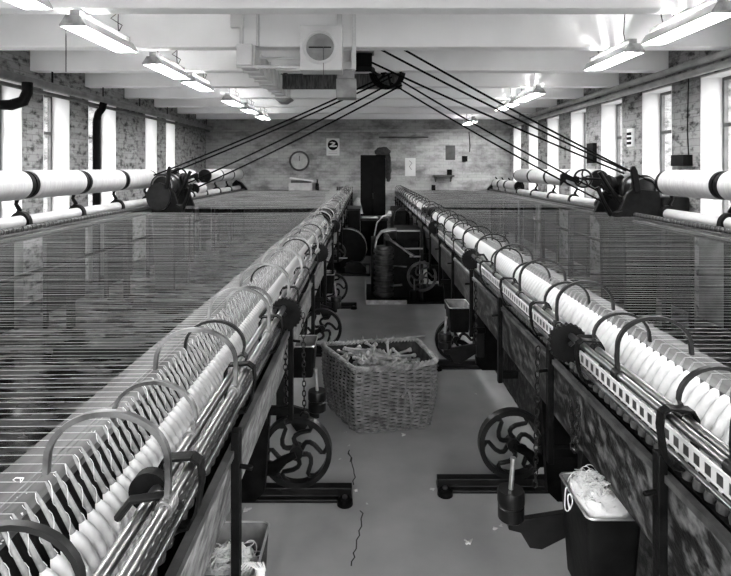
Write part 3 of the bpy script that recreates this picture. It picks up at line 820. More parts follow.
# ------------------------------------------------------------------ headstocks
def headstock(side):
    left = side == 'left'; s = -1 if left else 1
    if left: d, x0 = 6.6, -2.28
    else: d, x0 = 5.55, 2.58
    r = empty('headstock', (x0 + s * .25, d + .3, 0), 'black iron headstock with spoked handwheel amid the ' + side + ' creel', 'headstock')
    kx = .74 if left else 1.0
    X = lambda o: x0 + s * o * kx
    poly = [(X(.0), .99), (X(.06), 1.12), (X(.10), 1.22), (X(.17), 1.29), (X(.44), 1.26), (X(.47), 1.0), (X(.45), .85), (X(.40), 0), (X(.10), 0), (X(.08), .85)]
    MB().prism(poly, d, d + .06).build('side_frame', M['iron'], r, bevel=.006)
    MB().prism(poly, d + .55, d + .61).build('side_frame', M['iron'], r, bevel=.006)
    MB().box(X(.16), X(.43), d + .05, d + .56, .3, 1.2).build('gear_case', M['iron'], r, bevel=.01)
    MB().lathe([(0, .13), (.04, .15), (.3, .15), (.34, .13), (.66, .13), (.7, .15), (.96, .15), (1, .13)], (X(.30), d + .03, 1.28), (X(.30), d + .30, 1.28), 32).build('rim_pulley', M['iron_edge'], r)
    MB().ring((X(.30), d + .02, 1.28), (0, 1, 0), .12, .008, 32, 6).build('pulley_hoop', M['steel'], r)
    MB().lathe([(0, .09), (.1, .10), (.5, .07), (.9, .10), (1, .09)], (X(.05), d + .35, 1.33), (X(.22), d + .35, 1.33), 24).build('rope_drum', M['iron'], r)
    MB().prism([(X(.17), 1.25), (X(.24), 1.25), (X(.20), 1.47), (X(.175), 1.52), (X(.145), 1.52), (X(.13), 1.48)], d - .03, d + .01).build('belt_lever', M['iron'], r, bevel=.008)
    for q in ((.0, .98, -.16, 1.30), (.10, 1.12, -.14, 1.46)):
        MB().tube([(X(q[0]), d + .1, q[1]), (X((q[0] + q[2]) / 2 - .01), d + .1, (q[1] + q[3]) / 2), (X(q[2]), d + .1, q[3])], [.028, .02, .022], 8).build('stay_arm', M['iron'], r)
    c = Vector((X(-.10) if not left else -2.50, d + .62, 1.38 if not left else 1.395))
    hw = MB().ring(c, (0, 1, 0), .10, .012, 32, 8)
    for k in range(5):
        a = 2 * PI * k / 5 + .3
        hw.tube([c, c + Vector((math.cos(a + .25) * .05, 0, math.sin(a + .25) * .05)), c + Vector((math.cos(a) * .1, 0, math.sin(a) * .1))], .010, 6)
    hw.cyl(c - Vector((0, .02, 0)), c + Vector((0, .02, 0)), .025, 12)
    hw.build('handwheel', M['iron_edge'], r)
    MB().cyl(c, c + Vector((s * .36, -.1, -.02)), .016, 8).build('handwheel_axle', M['iron'], r)
    MB().prism([(c.x - s * .05, 1.32), (c.x - s * .20, 1.37), (c.x - s * .26, 1.30), (c.x - s * .26, 1.42), (c.x - s * .24, 1.44), (c.x - s * .16, 1.40), (c.x - s * .05, 1.40)], d + .60, d + .64).build('rope_guide', M['iron'], r)
    MB().prism([(X(.02), .95), (X(-.04), .955), (X(-.01), 1.04), (X(.05), 1.06)], d - .02, d + .08).build('foot', M['iron'], r)
    if not left:
        MB().box(X(.46), X(.74), d - .02, d + .28, .97, 1.20).build('end_box', M['iron'], r, bevel=.02)
    if left:
        n = 20; cc = (X(.34), 1.17)
        MB().prism([(cc[0] + .15 * math.cos(2 * PI * i / 32), cc[1] - .02 + .17 * math.sin(2 * PI * i / 32)) for i in range(32)], d - .02, d + .02).build('belt_guard', M['iron_edge'], r)
headstock('left'); headstock('right')

# ------------------------------------------------------------------ overhead drive
pul = empty('rope_pulley', (.22, 6.2, 2.62), 'black overhead rope pulley hung between the white ceiling beams', 'pulley')
pc = Vector((.22, 6.15, 2.60))
tilt = Vector((.45, .85, .25)).normalized()
b = MB().ring(pc, tilt, .19, .018, 40, 8).ring(pc + tilt * .05, tilt, .19, .018, 40, 8).ring(pc + tilt * .10, tilt, .19, .018, 40, 8)
b.build('pulley_rim', M['iron'], pul)
b = MB(); e = tilt.orthogonal().normalized(); h = tilt.cross(e)
for k in range(6):
    a = PI * k / 3
    b.tube([pc + tilt * .05, pc + tilt * .05 + (e * math.cos(a) + h * math.sin(a)) * .19], .012, 6)
b.build('pulley_spokes', M['iron'], pul)
MB().cyl(pc - tilt * .06, pc + tilt * .16, .035, 16).build('pulley_hub', M['iron'], pul)
MB().box(.16, .28, 6.10, 6.28, 2.62, 2.88).build('pulley_hanger', M['iron'], pul)
gd = empty('iron_girder', (-.3, 6.4, 2.45), 'dark iron girder crossing under the beams behind the rope pulley', 'girder')
b = MB().box(-1.0, .42, 6.36, 6.38, 2.45, 2.60); b.box(-1.0, .42, 6.32, 6.42, 2.435, 2.455); b.box(-1.0, .42, 6.32, 6.42, 2.59, 2.605)
b.build('girder_web', M['girder'], gd)
for x in (-.95, .37): MB().box(x - .02, x + .02, 6.34, 6.40, 2.60, ZC).build('girder_hanger', M['iron'], gd)
mo = empty('drive_motor', (-.04, 5.45, 2.55), 'dark motor box fixed beside the ventilator under the beams', 'motor')
MB().box(-.12, .06, 5.30, 5.62, 2.50, 2.63).build('motor_body', M['black'], mo, bevel=.01)
MB().box(-.10, .08, 5.28, 5.50, 2.64, 2.80).build('motor_hood', M['duct_grey'], mo, bevel=.01)
MB().box(-.08, .04, 5.35, 5.5, 2.80, 2.88).build('motor_hanger', M['iron'], mo)
MB().cyl((-.02, 5.6, 2.57), (.12, 6.2, 2.60), .03, 12).build('motor_shaft', M['iron'], mo)

def rope(p, q, label, sag=.03, r=.0105):
    p, q = Vector(p), Vector(q)
    P = [p.lerp(q, i / 16) - Vector((0, 0, sag * 4 * (i / 16) * (1 - i / 16))) for i in range(17)]
    tag(MB().tube(P, r, 6).build('drive_rope', M['rope'], origin=p), label, 'rope')
# left four, down to the left headstock
rope(at(392, 73, 6.1), at(152, 176, 6.95), 'black drive rope to the left headstock, highest of the left four')
rope(at(392, 77, 6.12), at(160, 177, 6.95), 'black drive rope just under the highest of the left four')
rope(at(384, 87, 6.15), at(188, 183, 7.1), 'black drive rope, third from above of the left four')
rope(at(402, 85, 6.2), at(196, 188, 7.15), 'black drive rope to the left headstock, lowest of the left four')
# right five, down to the right headstock
rope(at(375, 33, 5.15), at(660, 186, 5.6), 'black drive rope to the right headstock, highest of the right ropes')
rope(at(350, 33, 5.15), at(626, 170.5, 5.75), 'black drive rope, second from above of the right ropes')
rope(at(362, 58, 5.45), at(624, 173.5, 5.75), 'black drive rope from the motor box to the right headstock', sag=.02)
rope(at(398, 79, 6.1), at(612, 198, 5.75), 'black drive rope from the pulley, just above the lowest right rope')
rope(at(391, 83, 6.15), at(603, 202, 5.8), 'black drive rope to the right headstock, lowest of the right ropes')

# ventilator box and ducts
fan = empty('ventilator', (-.38, 4.62, 2.33), 'square white ventilator box with a round shutter on the near beam', 'ventilator')
MB().box(-.562, -.204, 4.58, 4.80, 2.33, 2.715).build('housing', M['duct'], fan, bevel=.006)
fc = Vector((-.389, 4.575, 2.522))
MB().lathe([(0, .118), (0, .146), (.6, .140), (1, .126), (1, .118)], fc + Vector((0, .01, 0)), fc - Vector((0, .03, 0)), 48, caps=False).build('collar', M['duct'], fan)
MB().cyl(fc + Vector((0, .004, 0)), fc + Vector((0, .001, 0)), .118, 40).build('shutter', M['duct_grey'], fan)
MB().box(fc.x - .095, fc.x + .095, fc.y - .012, fc.y - .004, fc.z - .006, fc.z + .004).build('shutter_bar', M['iron'], fan)
MB().tube([(fc.x + .03, fc.y - .014, fc.z), (fc.x + .03, fc.y - .016, 2.30), (fc.x + .028, fc.y - .012, 2.20)], .003, 6).build('pull_cord', M['pipe_mid'], fan)
for px in (273, ):
    tag(MB().tube([at(254, 67, 4.72), at(335, 67.5, 4.72)], .016, 10).build('conduit_pipe', M['duct']), 'white horizontal conduit leading into the ventilator box, lower one', 'pipe')
tag(MB().tube([at(254, 58, 4.95), at(300, 58.4, 4.95)], .010, 8).build('conduit_pipe', M['duct']), 'thin white conduit above the lower one beside the ventilator', 'pipe')
dk = empty('air_duct', (-1.06, 4.75, 2.4), 'white ribbed air duct running back under the beams towards the left lamps', 'duct')
MB().box(-1.12, -.985, 4.66, 7.1, 2.39, 2.575).build('duct_body', M['duct'], dk, bevel=.006)
b = MB()
for i in range(10):
    y = 4.72 + i * .25
    MB().box(-1.135, -.97, y, y + .04, 2.378, 2.578).build('duct_rib', M['duct'], dk, bevel=.003)
MB().prism([(-1.10, 2.33), (-1.02, 2.33), (-.94, 2.38), (-1.16, 2.38)], 6.75, 7.05).build('duct_outlet', M['duct_grey'], dk)
bx = empty('junction_box', (-.22, 6.1, 2.4), 'stepped white box hanging under the beams beside the rope pulley', 'box')
MB().box(-.32, -.11, 5.4, 5.70, 2.49, 2.57).build('upper_box', M['duct'], bx, bevel=.005)
MB().box(-.29, -.12, 5.42, 5.68, 2.40, 2.49).build('lower_box', M['duct_grey'], bx, bevel=.005)
MB().box(-.30, -.10, 5.43, 5.67, 2.21, 2.40).build('louvre_box', M['duct_grey'], bx, bevel=.005)
MB().box(-.25, -.16, 5.5, 5.6, 2.57, 2.88).build('box_hanger', M['duct'], bx)
for i, (a, c, e, f) in enumerate(((231, 244, 13, 28), (352, 356, 13, 70), (256.5, 259, 13, 47), (337, 342, 12, 32), (240, 243, 28, 48))):
    p, q = at(a, e, 4.80), at(c, f, 4.80)
    nm = ('beam_cover', 'beam_edge_plate', 'beam_batten', 'beam_batten', 'beam_batten')[i]
    lab = ('square white cover plate on the near beam above the ribbed duct', 'tall white edge plate on the near beam right of the ventilator',
           'thin white batten on the near beam between the duct and the ventilator', 'short white batten above the ventilator box', 'thin white batten directly below the square cover plate')[i]
    tag(MB().box(p.x, q.x, 4.775, 4.819, q.z, p.z).build(nm, M['duct'], bevel=.003), lab, 'trim piece')

# ------------------------------------------------------------------ fluorescent lamps
LAMPN = [0]
def lamp(x, y0, y1, zb, label, coil=False):
    r = empty('fluorescent_lamp', (x, (y0 + y1) / 2, zb), label, 'lamp', 'fluorescent lamps')
    w, t, h = .088, .045, .075
    # reflector trough, open below
    outer = [(-w, 0), (-w + .002, .012), (-t, h), (t, h), (w - .002, .012), (w, 0)]
    inner = [(w - .006, 0), (w - .010, .010), (t - .004, h - .006), (-t + .004, h - .006), (-w + .010, .010), (-w + .006, 0)]
    sh = MB()
    for sg in (-1, 1):                      # two wings with a top slot by the ballast, added to light the ceiling
        sh.prism([(x + sg * a, zb + c) for a, c in ((w, 0), (w - .002, .012), (t, h), (t - .003, h - .003), (w - .008, .011), (w - .006, 0))], y0, y1)
    for q in (y0 + .01, (y0 + y1) / 2, y1 - .02):
        sh.box(x - t, x + t, q, q + .01, h + zb - .008, h + zb)
    sh.build('reflector', M['reflector'], r, ang=25)
    for q in (y0 - .008, y1):
        MB().prism([(x + a, zb + c) for a, c in outer], q, q + .008).build('end_plate', M['enamel'], r)
    MB().box(x - .034, x + .034, y0 + .02, y1 - .02, zb + h, zb + h + .045).build('ballast_box', M['enamel'], r, bevel=.004)
    for dx in (-.036, .036):
        MB().cyl((x + dx, y0 + .03, zb + .026), (x + dx, y1 - .03, zb + .026), .0165, 12).build('tube', M['tube'], r)
    for q in (y0 + .15, y1 - .15):
        MB().tube([(x, q, zb + h + .04), (x - .01, q + .01, zb + h + .12), (x, q, ZC)], .004, 5).build('hanging_chain', M['iron'], r)
    if coil:
        cb = MB()
        for q in range(3): cb.ring((x + .01 + .02 * q, y1 - .2 + .01 * q, zb + .25 + .02 * (q - 1)), (.3, 1, .1 * q), .035, .004, 18, 5)
        cb.build('flex_coil', M['black'], r)
    MB().tube([(x + .02, y1 - .2, zb + h + .04), (x + .05, y1 - .2, zb + .17), (x - .03, y1 - .22, zb + .22), (x + .03, y1 - .2, zb + .28), (x + .01, y1 - .21, ZC)], .004, 5).build('flex', M['black'], r)
YLs = [(0.2, 1.0), (1.3, 2.1), (2.42, 3.22), (3.60, 4.42), (4.93, 5.75), (5.95, 6.66), (7.6, 8.3), (8.75, 9.4), (9.9, 10.6)]
LN = {2: 'partly out at the top edge', 3: 'nearest whole one', 4: 'second whole one from the front', 5: 'third whole one from the front', 6: 'fourth whole one from the front', 7: 'fifth whole one from the front', 8: 'farthest one'}
for i, (a, c) in enumerate(YLs):
    lamp(-1.955, a, c, 2.445, 'lit fluorescent lamp of the left row, ' + LN.get(i, ('first', 'second', 'third')[i % 3] + ' behind the camera'))
YRs = [(0.4, 1.2), (1.9, 2.7), (3.30, 4.14), (4.42, 5.24), (6.85, 7.75), (8.0, 8.9), (11.0, 11.9)]
RN = {2: 'nearest one', 3: 'second from the front with a coiled flex', 4: 'third from the front', 5: 'fourth from the front', 6: 'farthest one before the brick end wall'}
for i, (a, c) in enumerate(YRs):
    lamp(2.195, a, c, 2.445, 'lit fluorescent lamp of the right row, ' + RN.get(i, ('first', 'second', 'third')[i % 3] + ' behind the camera'), coil=(i == 3))

# ------------------------------------------------------------------ pipes
def pipe(pts, r, m, label, n=14, name='steam_pipe'):
    return tag(MB().tube(pts, r, n).build(name, m), label, 'pipe')
pipe([(-3.52, -1.28, 2.41), (-3.52, 12.3, 2.41)], .045, M['pipe_grey'], 'thick grey steam pipe under the beams along the left wall')
pipe([(-3.58, -1.28, 2.335), (-3.58, 12.3, 2.335)], .022, M['pipe_mid'], 'thin dark pipe just below the thick one on the left wall')
pipe([(3.22, -1.28, 2.525), (3.22, 12.2, 2.525)], .034, M['pipe_pale'], 'upper of the two pipes along the right wall')
pipe([(3.24, -1.28, 2.435), (3.24, 12.2, 2.435)], .034, M['pipe_pale'], 'lower of the two pipes along the right wall')
pipe([(-3.5, 12.48, 2.35), (2.45, 12.48, 2.375)], .026, M['pipe_pale'], 'pale pipe running straight across the top of the brick end wall')
pipe([(.3, 12.55, 2.215), (1.45, 12.55, 2.215)], .018, M['pipe_mid'], 'short dark rod on the end wall above the notices', name='wall_rod')
pipe([(-3.45, 7.10, 2.36), (-3.47, 7.10, 2.28), (-3.53, 7.12, 2.22), (-3.56, 7.13, 2.12), (-3.56, 7.13, 0.0)], .046, M['black'], 'black downpipe with a bend between the left windows', name='downpipe')
pipe([(-3.40, 5.42, 2.36), (-3.40, 5.42, 2.26), (-3.44, 5.42, 2.17), (-3.55, 5.40, 2.13), (-3.72, 5.38, 2.13)], [.05, .05, .055, .055, .045], M['black'], 'black pipe elbow beside the first left window', name='pipe_elbow')
for i in range(11):
    y = 3.72 + 1.17 * i - 3.51 + 3.51
    if y > 12: break
    h = MB().ribbon([(-3.52, y, 2.58), (-3.52, y, 2.455)], (0, .03, 0), .006)
    tag(h.build('pipe_hanger', M['iron']), 'iron strap hanging the thick left pipe from a ceiling beam', 'bracket', 'left pipe straps')
tag(MB().tube([at(469, 132, 12.45), at(470, 146, 12.45), at(469.5, 152, 12.45)], .010, 6).build('dangling_cable', M['black']), 'dark cord hanging down the end wall from the pale pipe', 'cord')
tag(MB().tube([at(66, 12, 4.75), at(66, 72, 4.75)], .004, 5).build('light_flex', M['black']), 'thin dark flex hanging by the near beam on the left', 'cord')

# ------------------------------------------------------------------ end wall things
D = 12.6
def wpt(px, py, d=D): return at(px, py, d)
ck = empty('wall_clock', wpt(299.5, 161, D - .02), 'round dark-rimmed clock on the end wall above the carton', 'clock')
c = wpt(299.5, 161); c.y = D - .03
MB().ring(c, (0, 1, 0), .215, .022, 40, 8).build('clock_rim', M['slate'], ck)
MB().cyl(c + Vector((0, .028, 0)), c + Vector((0, .005, 0)), .21, 40).build('clock_face', M['card'], ck)
MB().box(c.x - .006, c.x + .006, c.y - .003, c.y + .003, c.z, c.z + .12).build('clock_hand', M['black'], ck)
def sheet(name, px0, py0, px1, py1, m, label, cat, th=.012):
    p, q = wpt(px0, py0), wpt(px1, py1)
    r = empty(name, ((p.x + q.x) / 2, D - th / 2, q.z), label, cat)
    MB().box(p.x, q.x, D - th - .002, D - .001, q.z, p.z).build('sheet', m, r)
    return r, p, q
r, p, q = sheet('poster', 326.5, 138.5, 339.5, 155.5, M['paper'], 'white poster with a black round emblem on the end wall', 'poster')
c = wpt(333, 145); c.y = D - .016
MB().cyl(c + Vector((0, .003, 0)), c, .122, 36).build('emblem_disc', M['black'], r)
zz = [(-.085, .052), (-.02, .075), (.055, .055), (.045, .02), (-.01, -.012), (.085, -.012), (.10, -.035), (.03, -.05), (-.06, -.045), (-.09, -.03), (-.02, .012), (.0, .035), (-.035, .045)]
MB().prism([(c.x + a, c.z + e) for a, e in zz], c.y - .004, c.y - .001).build('emblem_stroke', M['paper'], r)
for k in range(2):
    MB().box(p.x + .05, q.x - .05, D - .0165, D - .0145, q.z + .045 + .05 * k, q.z + .058 + .05 * k).build('caption_line', M['card'], r)
r, p, q = sheet('notice', 405, 158, 415.5, 176, M['paper'], 'tall white notice sheet pinned to the end wall right of the cabinet', 'notice')
MB().tube([(p.x + .10, D - .016, p.z - .06), (p.x + .16, D - .016, p.z - .12), (p.x + .10, D - .016, p.z - .20), (p.x + .15, D - .016, p.z - .27)], .006, 5).build('sketch_mark', M['slate'], r)
r, p, q = sheet('dark_board', 445.5, 145.5, 455, 160, M['slate'], 'dark notice board on the end wall above the shelf', 'board')
r, p, q = sheet('switch_box', 462, 156, 467, 161.5, M['black'], 'small black switch box on the end wall right of the dark board', 'switch box', .06)
def boxat(name, px0, py0, px1, py1, d0, d1, m, label, cat):
    p, q = at(px0, py0, d0), at(px1, py1, d0)
    return tag(MB().box(p.x, q.x, d0, d1, q.z, p.z).build(name, m, bevel=.004), label, cat)
sh = empty('wall_shelf', wpt(444, 176, D - .1), 'narrow dark shelf on the end wall under the dark board', 'shelf')
p, q = at(434, 175, 12.4), at(454.5, 177, 12.4)
MB().box(p.x, q.x, 12.4, D - .001, q.z, p.z).build('shelf_plank', M['slate'], sh)
for x in (p.x + .06, q.x - .06): MB().prism([(12.42, q.z), (D - .001, q.z), (D - .001, q.z - .12)], x - .01, x + .01, 'YZ').build('shelf_bracket', M['slate'], sh)
boxat('small_box', 447.5, 169.5, 452, 175, 12.42, 12.52, M['black'], 'small black box standing on the wall shelf', 'box')
boxat('small_tin', 432, 185, 435.5, 190.55, 12.28, 12.36, M['black'], 'small black tin at the far end of the right threads', 'tin')
lg = empty('low_ledge', (.6, 12.4, .9), 'pale ledge along the foot of the end wall behind the threads', 'ledge')
MB().box(-3.6, -.85, 12.22, 12.58, .93, .985).build('ledge_board', M['board'], lg)
MB().box(-3.5, -.95, 12.3, 12.58, 0, .93).build('ledge_front', M['rail_dark'], lg)
lg2 = empty('low_ledge', (2, 12.4, .9), 'pale ledge along the end wall on the right, below the wall shelf', 'ledge')
MB().box(1.0, 3.3, 12.24, 12.58, .93, .985).build('ledge_board', M['board'], lg2)
MB().box(1.1, 3.25, 12.3, 12.58, 0, .93).build('ledge_front', M['rail_dark'], lg2)
ct = empty('carton', (-1.45, 12.38, .986), 'pale cardboard carton with a raised flap below the clock', 'carton')
p, q = at(288.5, 183, 12.3), at(312, 189.9, 12.3)
MB().box(p.x, q.x, 12.3, 12.5, .986, p.z).build('carton_body', M['paper_grey'], ct, bevel=.004)
MB().prism([(p.x + .02, p.z + .10), (q.x + .02, p.z + .03), (q.x + .03, p.z + .06), (p.x + .03, p.z + .13)], 12.3, 12.5).build('carton_flap', M['paper'], ct)
MB().box(p.x + .05, q.x - .03, 12.33, 12.48, p.z, p.z + .06).build('carton_neck', M['slate'], ct)
bt = empty('dark_bottle', (-1.12, 12.4, .986), 'small dark bottle standing beside the carton', 'bottle')
MB().lathe([(0, .04), (.6, .04), (.75, .016), (1, .016)], (-1.12, 12.4, .986), (-1.12, 12.4, 1.22), 14).build('bottle_body', M['black'], bt)
MB().cyl((-1.12, 12.4, 1.215), (-1.12, 12.4, 1.245), .02, 10).build('cap', M['slate'], bt)

# cabinet at the aisle's end
cab = empty('tall_cabinet', (.16, 11.6, 0), 'tall black two-door cabinet at the far end of the aisle', 'cabinet')
p, q = at(360.5, 155, 11.4), at(385.5, 155, 11.4)
zt = 1.5 + 13 * 11.4 / F
MB().box(p.x, q.x, 11.4, 11.95, .06, zt).build('cabinet_body', M['black'], cab, bevel=.008)
xm = (p.x + q.x) / 2
for a, c in ((p.x + .012, xm - .004), (xm + .004, q.x - .012)):
    dd = MB().box(a, c, 11.382, 11.40, .09, zt - .02).build('cabinet_door', M['black'], cab, bevel=.004)
    MB().box((c if a < xm - .1 else a) - .012, (c if a < xm - .1 else a) + .012, 11.365, 11.383, .85, .97).build('door_handle', M['iron_edge'], dd)
MB().box(p.x + .02, q.x - .02, 11.42, 11.93, 0, .06).build('plinth', M['black'], cab)
def bundle(c, R, n, seed, m, name, label, cat):
    rnd = random.Random(seed); b = MB(); NU, NV = 18, 12; v = []; f = []
    for j in range(NV + 1):
        for i in range(NU):
            a = 2 * PI * i / NU; e = -PI / 2 + PI * j / NV; k = 1 + rnd.uniform(-.16, .16)
            v.append(Vector(c) + Vector((math.cos(a) * math.cos(e) * R[0] * k, math.sin(a) * math.cos(e) * R[1] * k, math.sin(e) * R[2] * (1 if j in (0, NV) else k))))
    for j in range(NV):
        for i in range(NU):
            l = (i + 1) % NU; f.append((j * NU + i, j * NU + l, (j + 1) * NU + l, (j + 1) * NU + i))
    b.add(v, f)
    return tag(b.build(name, m, origin=Vector(c)), label, cat)
bundle((.36, 11.62, zt + .06), (.16, .14, .12), 0, 5, M['cloth'], 'rag_bundle', 'dark ragged bundle on top of the tall cabinet', 'bundle')
bundle((.47, 11.45, 1.50), (.07, .10, .28), 0, 6, M['cloth'], 'hanging_coat', 'dark coat hanging from the right edge of the tall cabinet', 'coat')
# sacking, radiator and boxes before the cabinet
sk = MB().lathe([(0, .13), (.3, .10), (.7, .06), (1, .03)], at(356.5, 213, 10.6), at(358, 198, 10.6), 16)
tag(sk.build('sacking', M['cloth_pale']), 'pale sack leaning at the left of the tall cabinet', 'sack')
rad = empty('radiator', (-.5, 12.45, .25), 'dark column radiator at the end wall left of the cabinet', 'radiator')
for k in range(9):
    x = -.66 + k * .042
    MB().cyl((x, 12.42, .2), (x, 12.42, 1.07), .015, 8).build('radiator_column', M['iron'], rad)
MB().box(-.69, -.30, 12.38, 12.46, .97, 1.0).build('radiator_rail', M['iron'], rad)
MB().box(-.69, -.30, 12.38, 12.46, .2, .24).build('radiator_rail', M['iron'], rad)
for x in (-.66, -.33): MB().box(x - .02, x + .02, 12.38, 12.46, 0, .2).build('radiator_foot', M['iron'], rad)
bn = empty('iron_chest', (.2, 9.4, 0), 'black chest standing in the aisle before the tall cabinet', 'chest')
MB().box(-.09, .36, 9.2, 9.75, .04, .60).build('chest_body', M['black'], bn, bevel=.01)
MB().box(-.10, .37, 9.19, 9.76, .60, .64).build('chest_lid', M['iron_edge'], bn, bevel=.006)
MB().box(-.07, .34, 9.22, 9.73, 0, .04).build('chest_base', M['black'], bn)
tag(MB().box(-.06, .20, 9.25, 9.45, .641, .652).build('paper_sheet', M['paper_grey']), 'grey papers lying on the black chest', 'paper')
bundle(at(391, 214, 9.0), (.06, .05, .05), 0, 9, M['yarn'], 'yarn_ball', 'small white bundle of yarn beside the chest on the right machine', 'yarn')

# ------------------------------------------------------------------ gearing standing in the aisle
def gearing_right():
    r = empty('gearing_frame', (.5, 6.3, 0), 'black gearing frame with ribbed drum and lever, on the right side of the aisle', 'machine')
    MB().box(.0, .95, 5.95, 6.85, 0, .03).build('bed_plate', M['iron'], r, bevel=.004)
    MB().box(.0, .45, 5.938, 5.95, .0, .045).build('bed_edge', M['tin_edge'], r)
    MB().prism([(5.95, .03), (6.5, .03), (6.5, .18), (6.2, .20), (5.98, .06)], -.012, .004, 'YZ').build('splash_plate', M['pipe_pale'], r)
    MB().lathe([(0, .09)] + [q for k in range(9) for q in ((.04 + k * .105, .115), (.085 + k * .105, .115), (.10 + k * .105, .10), (.13 + k * .105, .10))] + [(1, .09)], (.20, 6.1, .05), (.20, 6.1, .62), 28).build('ribbed_drum', M['grey_iron'], r)
    MB().cyl((.06, 6.40, .36), (.12, 6.40, .36), .33, 40).build('drive_pulley', M['iron'], r)
    MB().ribbon([(.10, 6.0, .62), (.12, 6.0, .72), (.17, 6.0, .79), (.25, 6.0, .815), (.34, 6.0, .82)], (0, .2, 0), .012).build('belt_cover', M['hoop'], r)
    MB().ribbon([(.10, 6.4, .70), (.13, 6.4, .85), (.20, 6.4, .93), (.30, 6.4, .95)], (0, .05, 0), .012).build('belt_cover', M['hoop'], r)
    MB().box(.22, .60, 6.08, 6.75, .03, .70).build('gear_casing', M['iron'], r, bevel=.012)
    MB().box(.34, .63, 5.98, 6.0, .795, .812).build('top_rail', M['steel'], r)
    MB().box(.34, .63, 6.0, 6.7, .70, .795).build('side_plate', M['iron'], r)
    MB().box(.42, .63, 5.97, 5.985, .60, .615).build('guard_rail', M['steel'], r)
    MB().tube([(.23, 5.96, .735), (.38, 5.95, .63), (.53, 5.95, .525)], [.016, .012, .018], 8).build('shift_lever', M['hoop'], r)
    MB().cyl((.23, 5.92, .735), (.23, 6.1, .735), .03, 16).build('lever_pivot', M['iron_edge'], r)
    MB().tube([(.48, 5.95, .525), (.60, 5.95, .525)], .009, 6).build('lever_grip', M['tin_edge'], r)
    w = wheel_mesh((.62, 5.98, .30), .165); w.build('gear_wheel', M['grey_iron'], r)
    MB().lathe([(0, .05), (.9, .052), (1, .04)], (.53, 5.93, .04), (.53, 5.93, .16), 16).build('oil_pot', M['iron'], r)
    MB().cyl((.53, 5.93, .16), (.53, 5.93, .28), .008, 8).build('oil_peg', M['steel'], r)
    MB().box(.60, .635, 5.98, 6.02, .03, .82).build('corner_post', M['iron_edge'], r)
    MB().tube([(.30, 5.96, .42), (.45, 5.96, .41)], .008, 6).build('tie_rod', M['hoop'], r)
    MB().tube([(.28, 5.96, .20), (.40, 5.96, .21)], .012, 6).build('tie_rod', M['hoop'], r)
gearing_right()
def gearing_left():
    r = empty('gearing_frame', (-.3, 7.7, 0), 'black gearing frame with rounded belt guard, on the left side of the aisle', 'machine')
    MB().box(-.75, .06, 7.48, 8.3, 0, .035).build('bed_plate', M['iron_edge'], r, bevel=.004)
    def guard(k):
        P = [(-.36, .08), (-.36, .64 * 1)]
        cx, cz, R = -.26, .37, .27 + k
        for i in range(13):
            a = PI / 2 - PI * 1.05 * i / 12; P.append((cx + R * math.cos(a), cz + R * math.sin(a)))
        return P
    MB().prism(guard(0), 7.60, 7.85).build('belt_guard', M['iron'], r, bevel=.006)
    g0 = guard(.002)[1:]
    MB().ribbon([(p[0], 7.60, p[1] + .003) for p in g0], (0, .02, 0), .012).build('guard_rim', M['hoop'], r)
    w = wheel_mesh((-.42, 7.56, .32), .14); w.build('gear_wheel', M['grey_iron'], r)
    MB().prism([(-.30, .04), (-.28, .17), (-.20, .20), (-.08, .185), (.0, .11), (.02, .04)], 7.5, 7.58).build('cover_plate', M['iron_edge'], r, bevel=.004)
    MB().box(-.40, -.26, 7.535, 7.55, .235, .25).build('tie_bar', M['tin_edge'], r)
    MB().box(.0, .045, 7.50, 7.56, .035, .14).build('corner_block', M['pipe_pale'], r)
    MB().box(-.72, -.32, 7.9, 8.25, .035, .56).build('gear_casing', M['iron'], r, bevel=.012)
gearing_left()
r = empty('gearing_frame', (-.4, 9.2, 0), 'black gearing casing behind the rounded belt guard, left of the chest', 'machine')
MB().box(-.30, -.10, 8.9, 9.6, .0, .80).build('casing', M['iron'], r, bevel=.015)
MB().box(-.305, -.09, 8.88, 9.62, .80, .83).build('casing_lid', M['iron_edge'], r, bevel=.005)
r = empty('gearing_frame', (.6, 8.8, 0), 'black gearing casing behind the ribbed drum, right of the chest', 'machine')
MB().box(.42, .62, 8.1, 9.3, .0, .85).build('casing', M['iron'], r, bevel=.015)
MB().ribbon([(.42, 8.1, .70), (.44, 8.1, .84), (.52, 8.1, .90), (.62, 8.1, .90)], (0, .12, 0), .012).build('casing_hood', M['iron_edge'], r)

# ------------------------------------------------------------------ right wall fittings
def pier_box(name, px0, py0, px1, py1, d, m, label, cat, th=.05):
    z1, z0 = EYE - (py0 - HY) * d / F, EYE - (py1 - HY) * d / F
    y0, y1 = XR * F / (px1 - CX), XR * F / (px0 - CX)
    r = empty(name, (XR, (y0 + y1) / 2, z0), label, cat)
    MB().box(XR - th, XR - .001, y0, y1, z0, z1).build('case', m, r, bevel=.004)
    return r, y0, y1, z0, z1
r, y0, y1, z0, z1 = pier_box('switchboard', 629, 128.5, 634.8, 146.5, 6.8, M['reflector'], 'white switch panel with three dark switches on the right pier', 'switch panel', .03)
for k in range(3):
    zz = z0 + (z1 - z0) * (.18 + .26 * k)
    MB().box(XR - .045, XR - .03, y0 + .03, y1 - .03, zz - .015, zz + .02).build('switch', M['black'], r)
pier_box('fuse_box', 590.5, 143, 597, 163, 7.9, M['black'], 'black fuse box on the right brick pier behind the ropes', 'fuse box', .06)
pier_box('alarm_bell', 680, 155, 693, 166, 5.75, M['black'], 'black bell housing on the nearest right pier above the bobbins', 'bell', .10)
tag(MB().tube([(XR - .015, 5.6, 2.45), (XR - .015, 5.62, 1.9), (XR - .012, 5.60, 1.55)], .006, 6).build('wall_cable', M['black']), 'thin black cable running down the nearest right pier', 'cable')

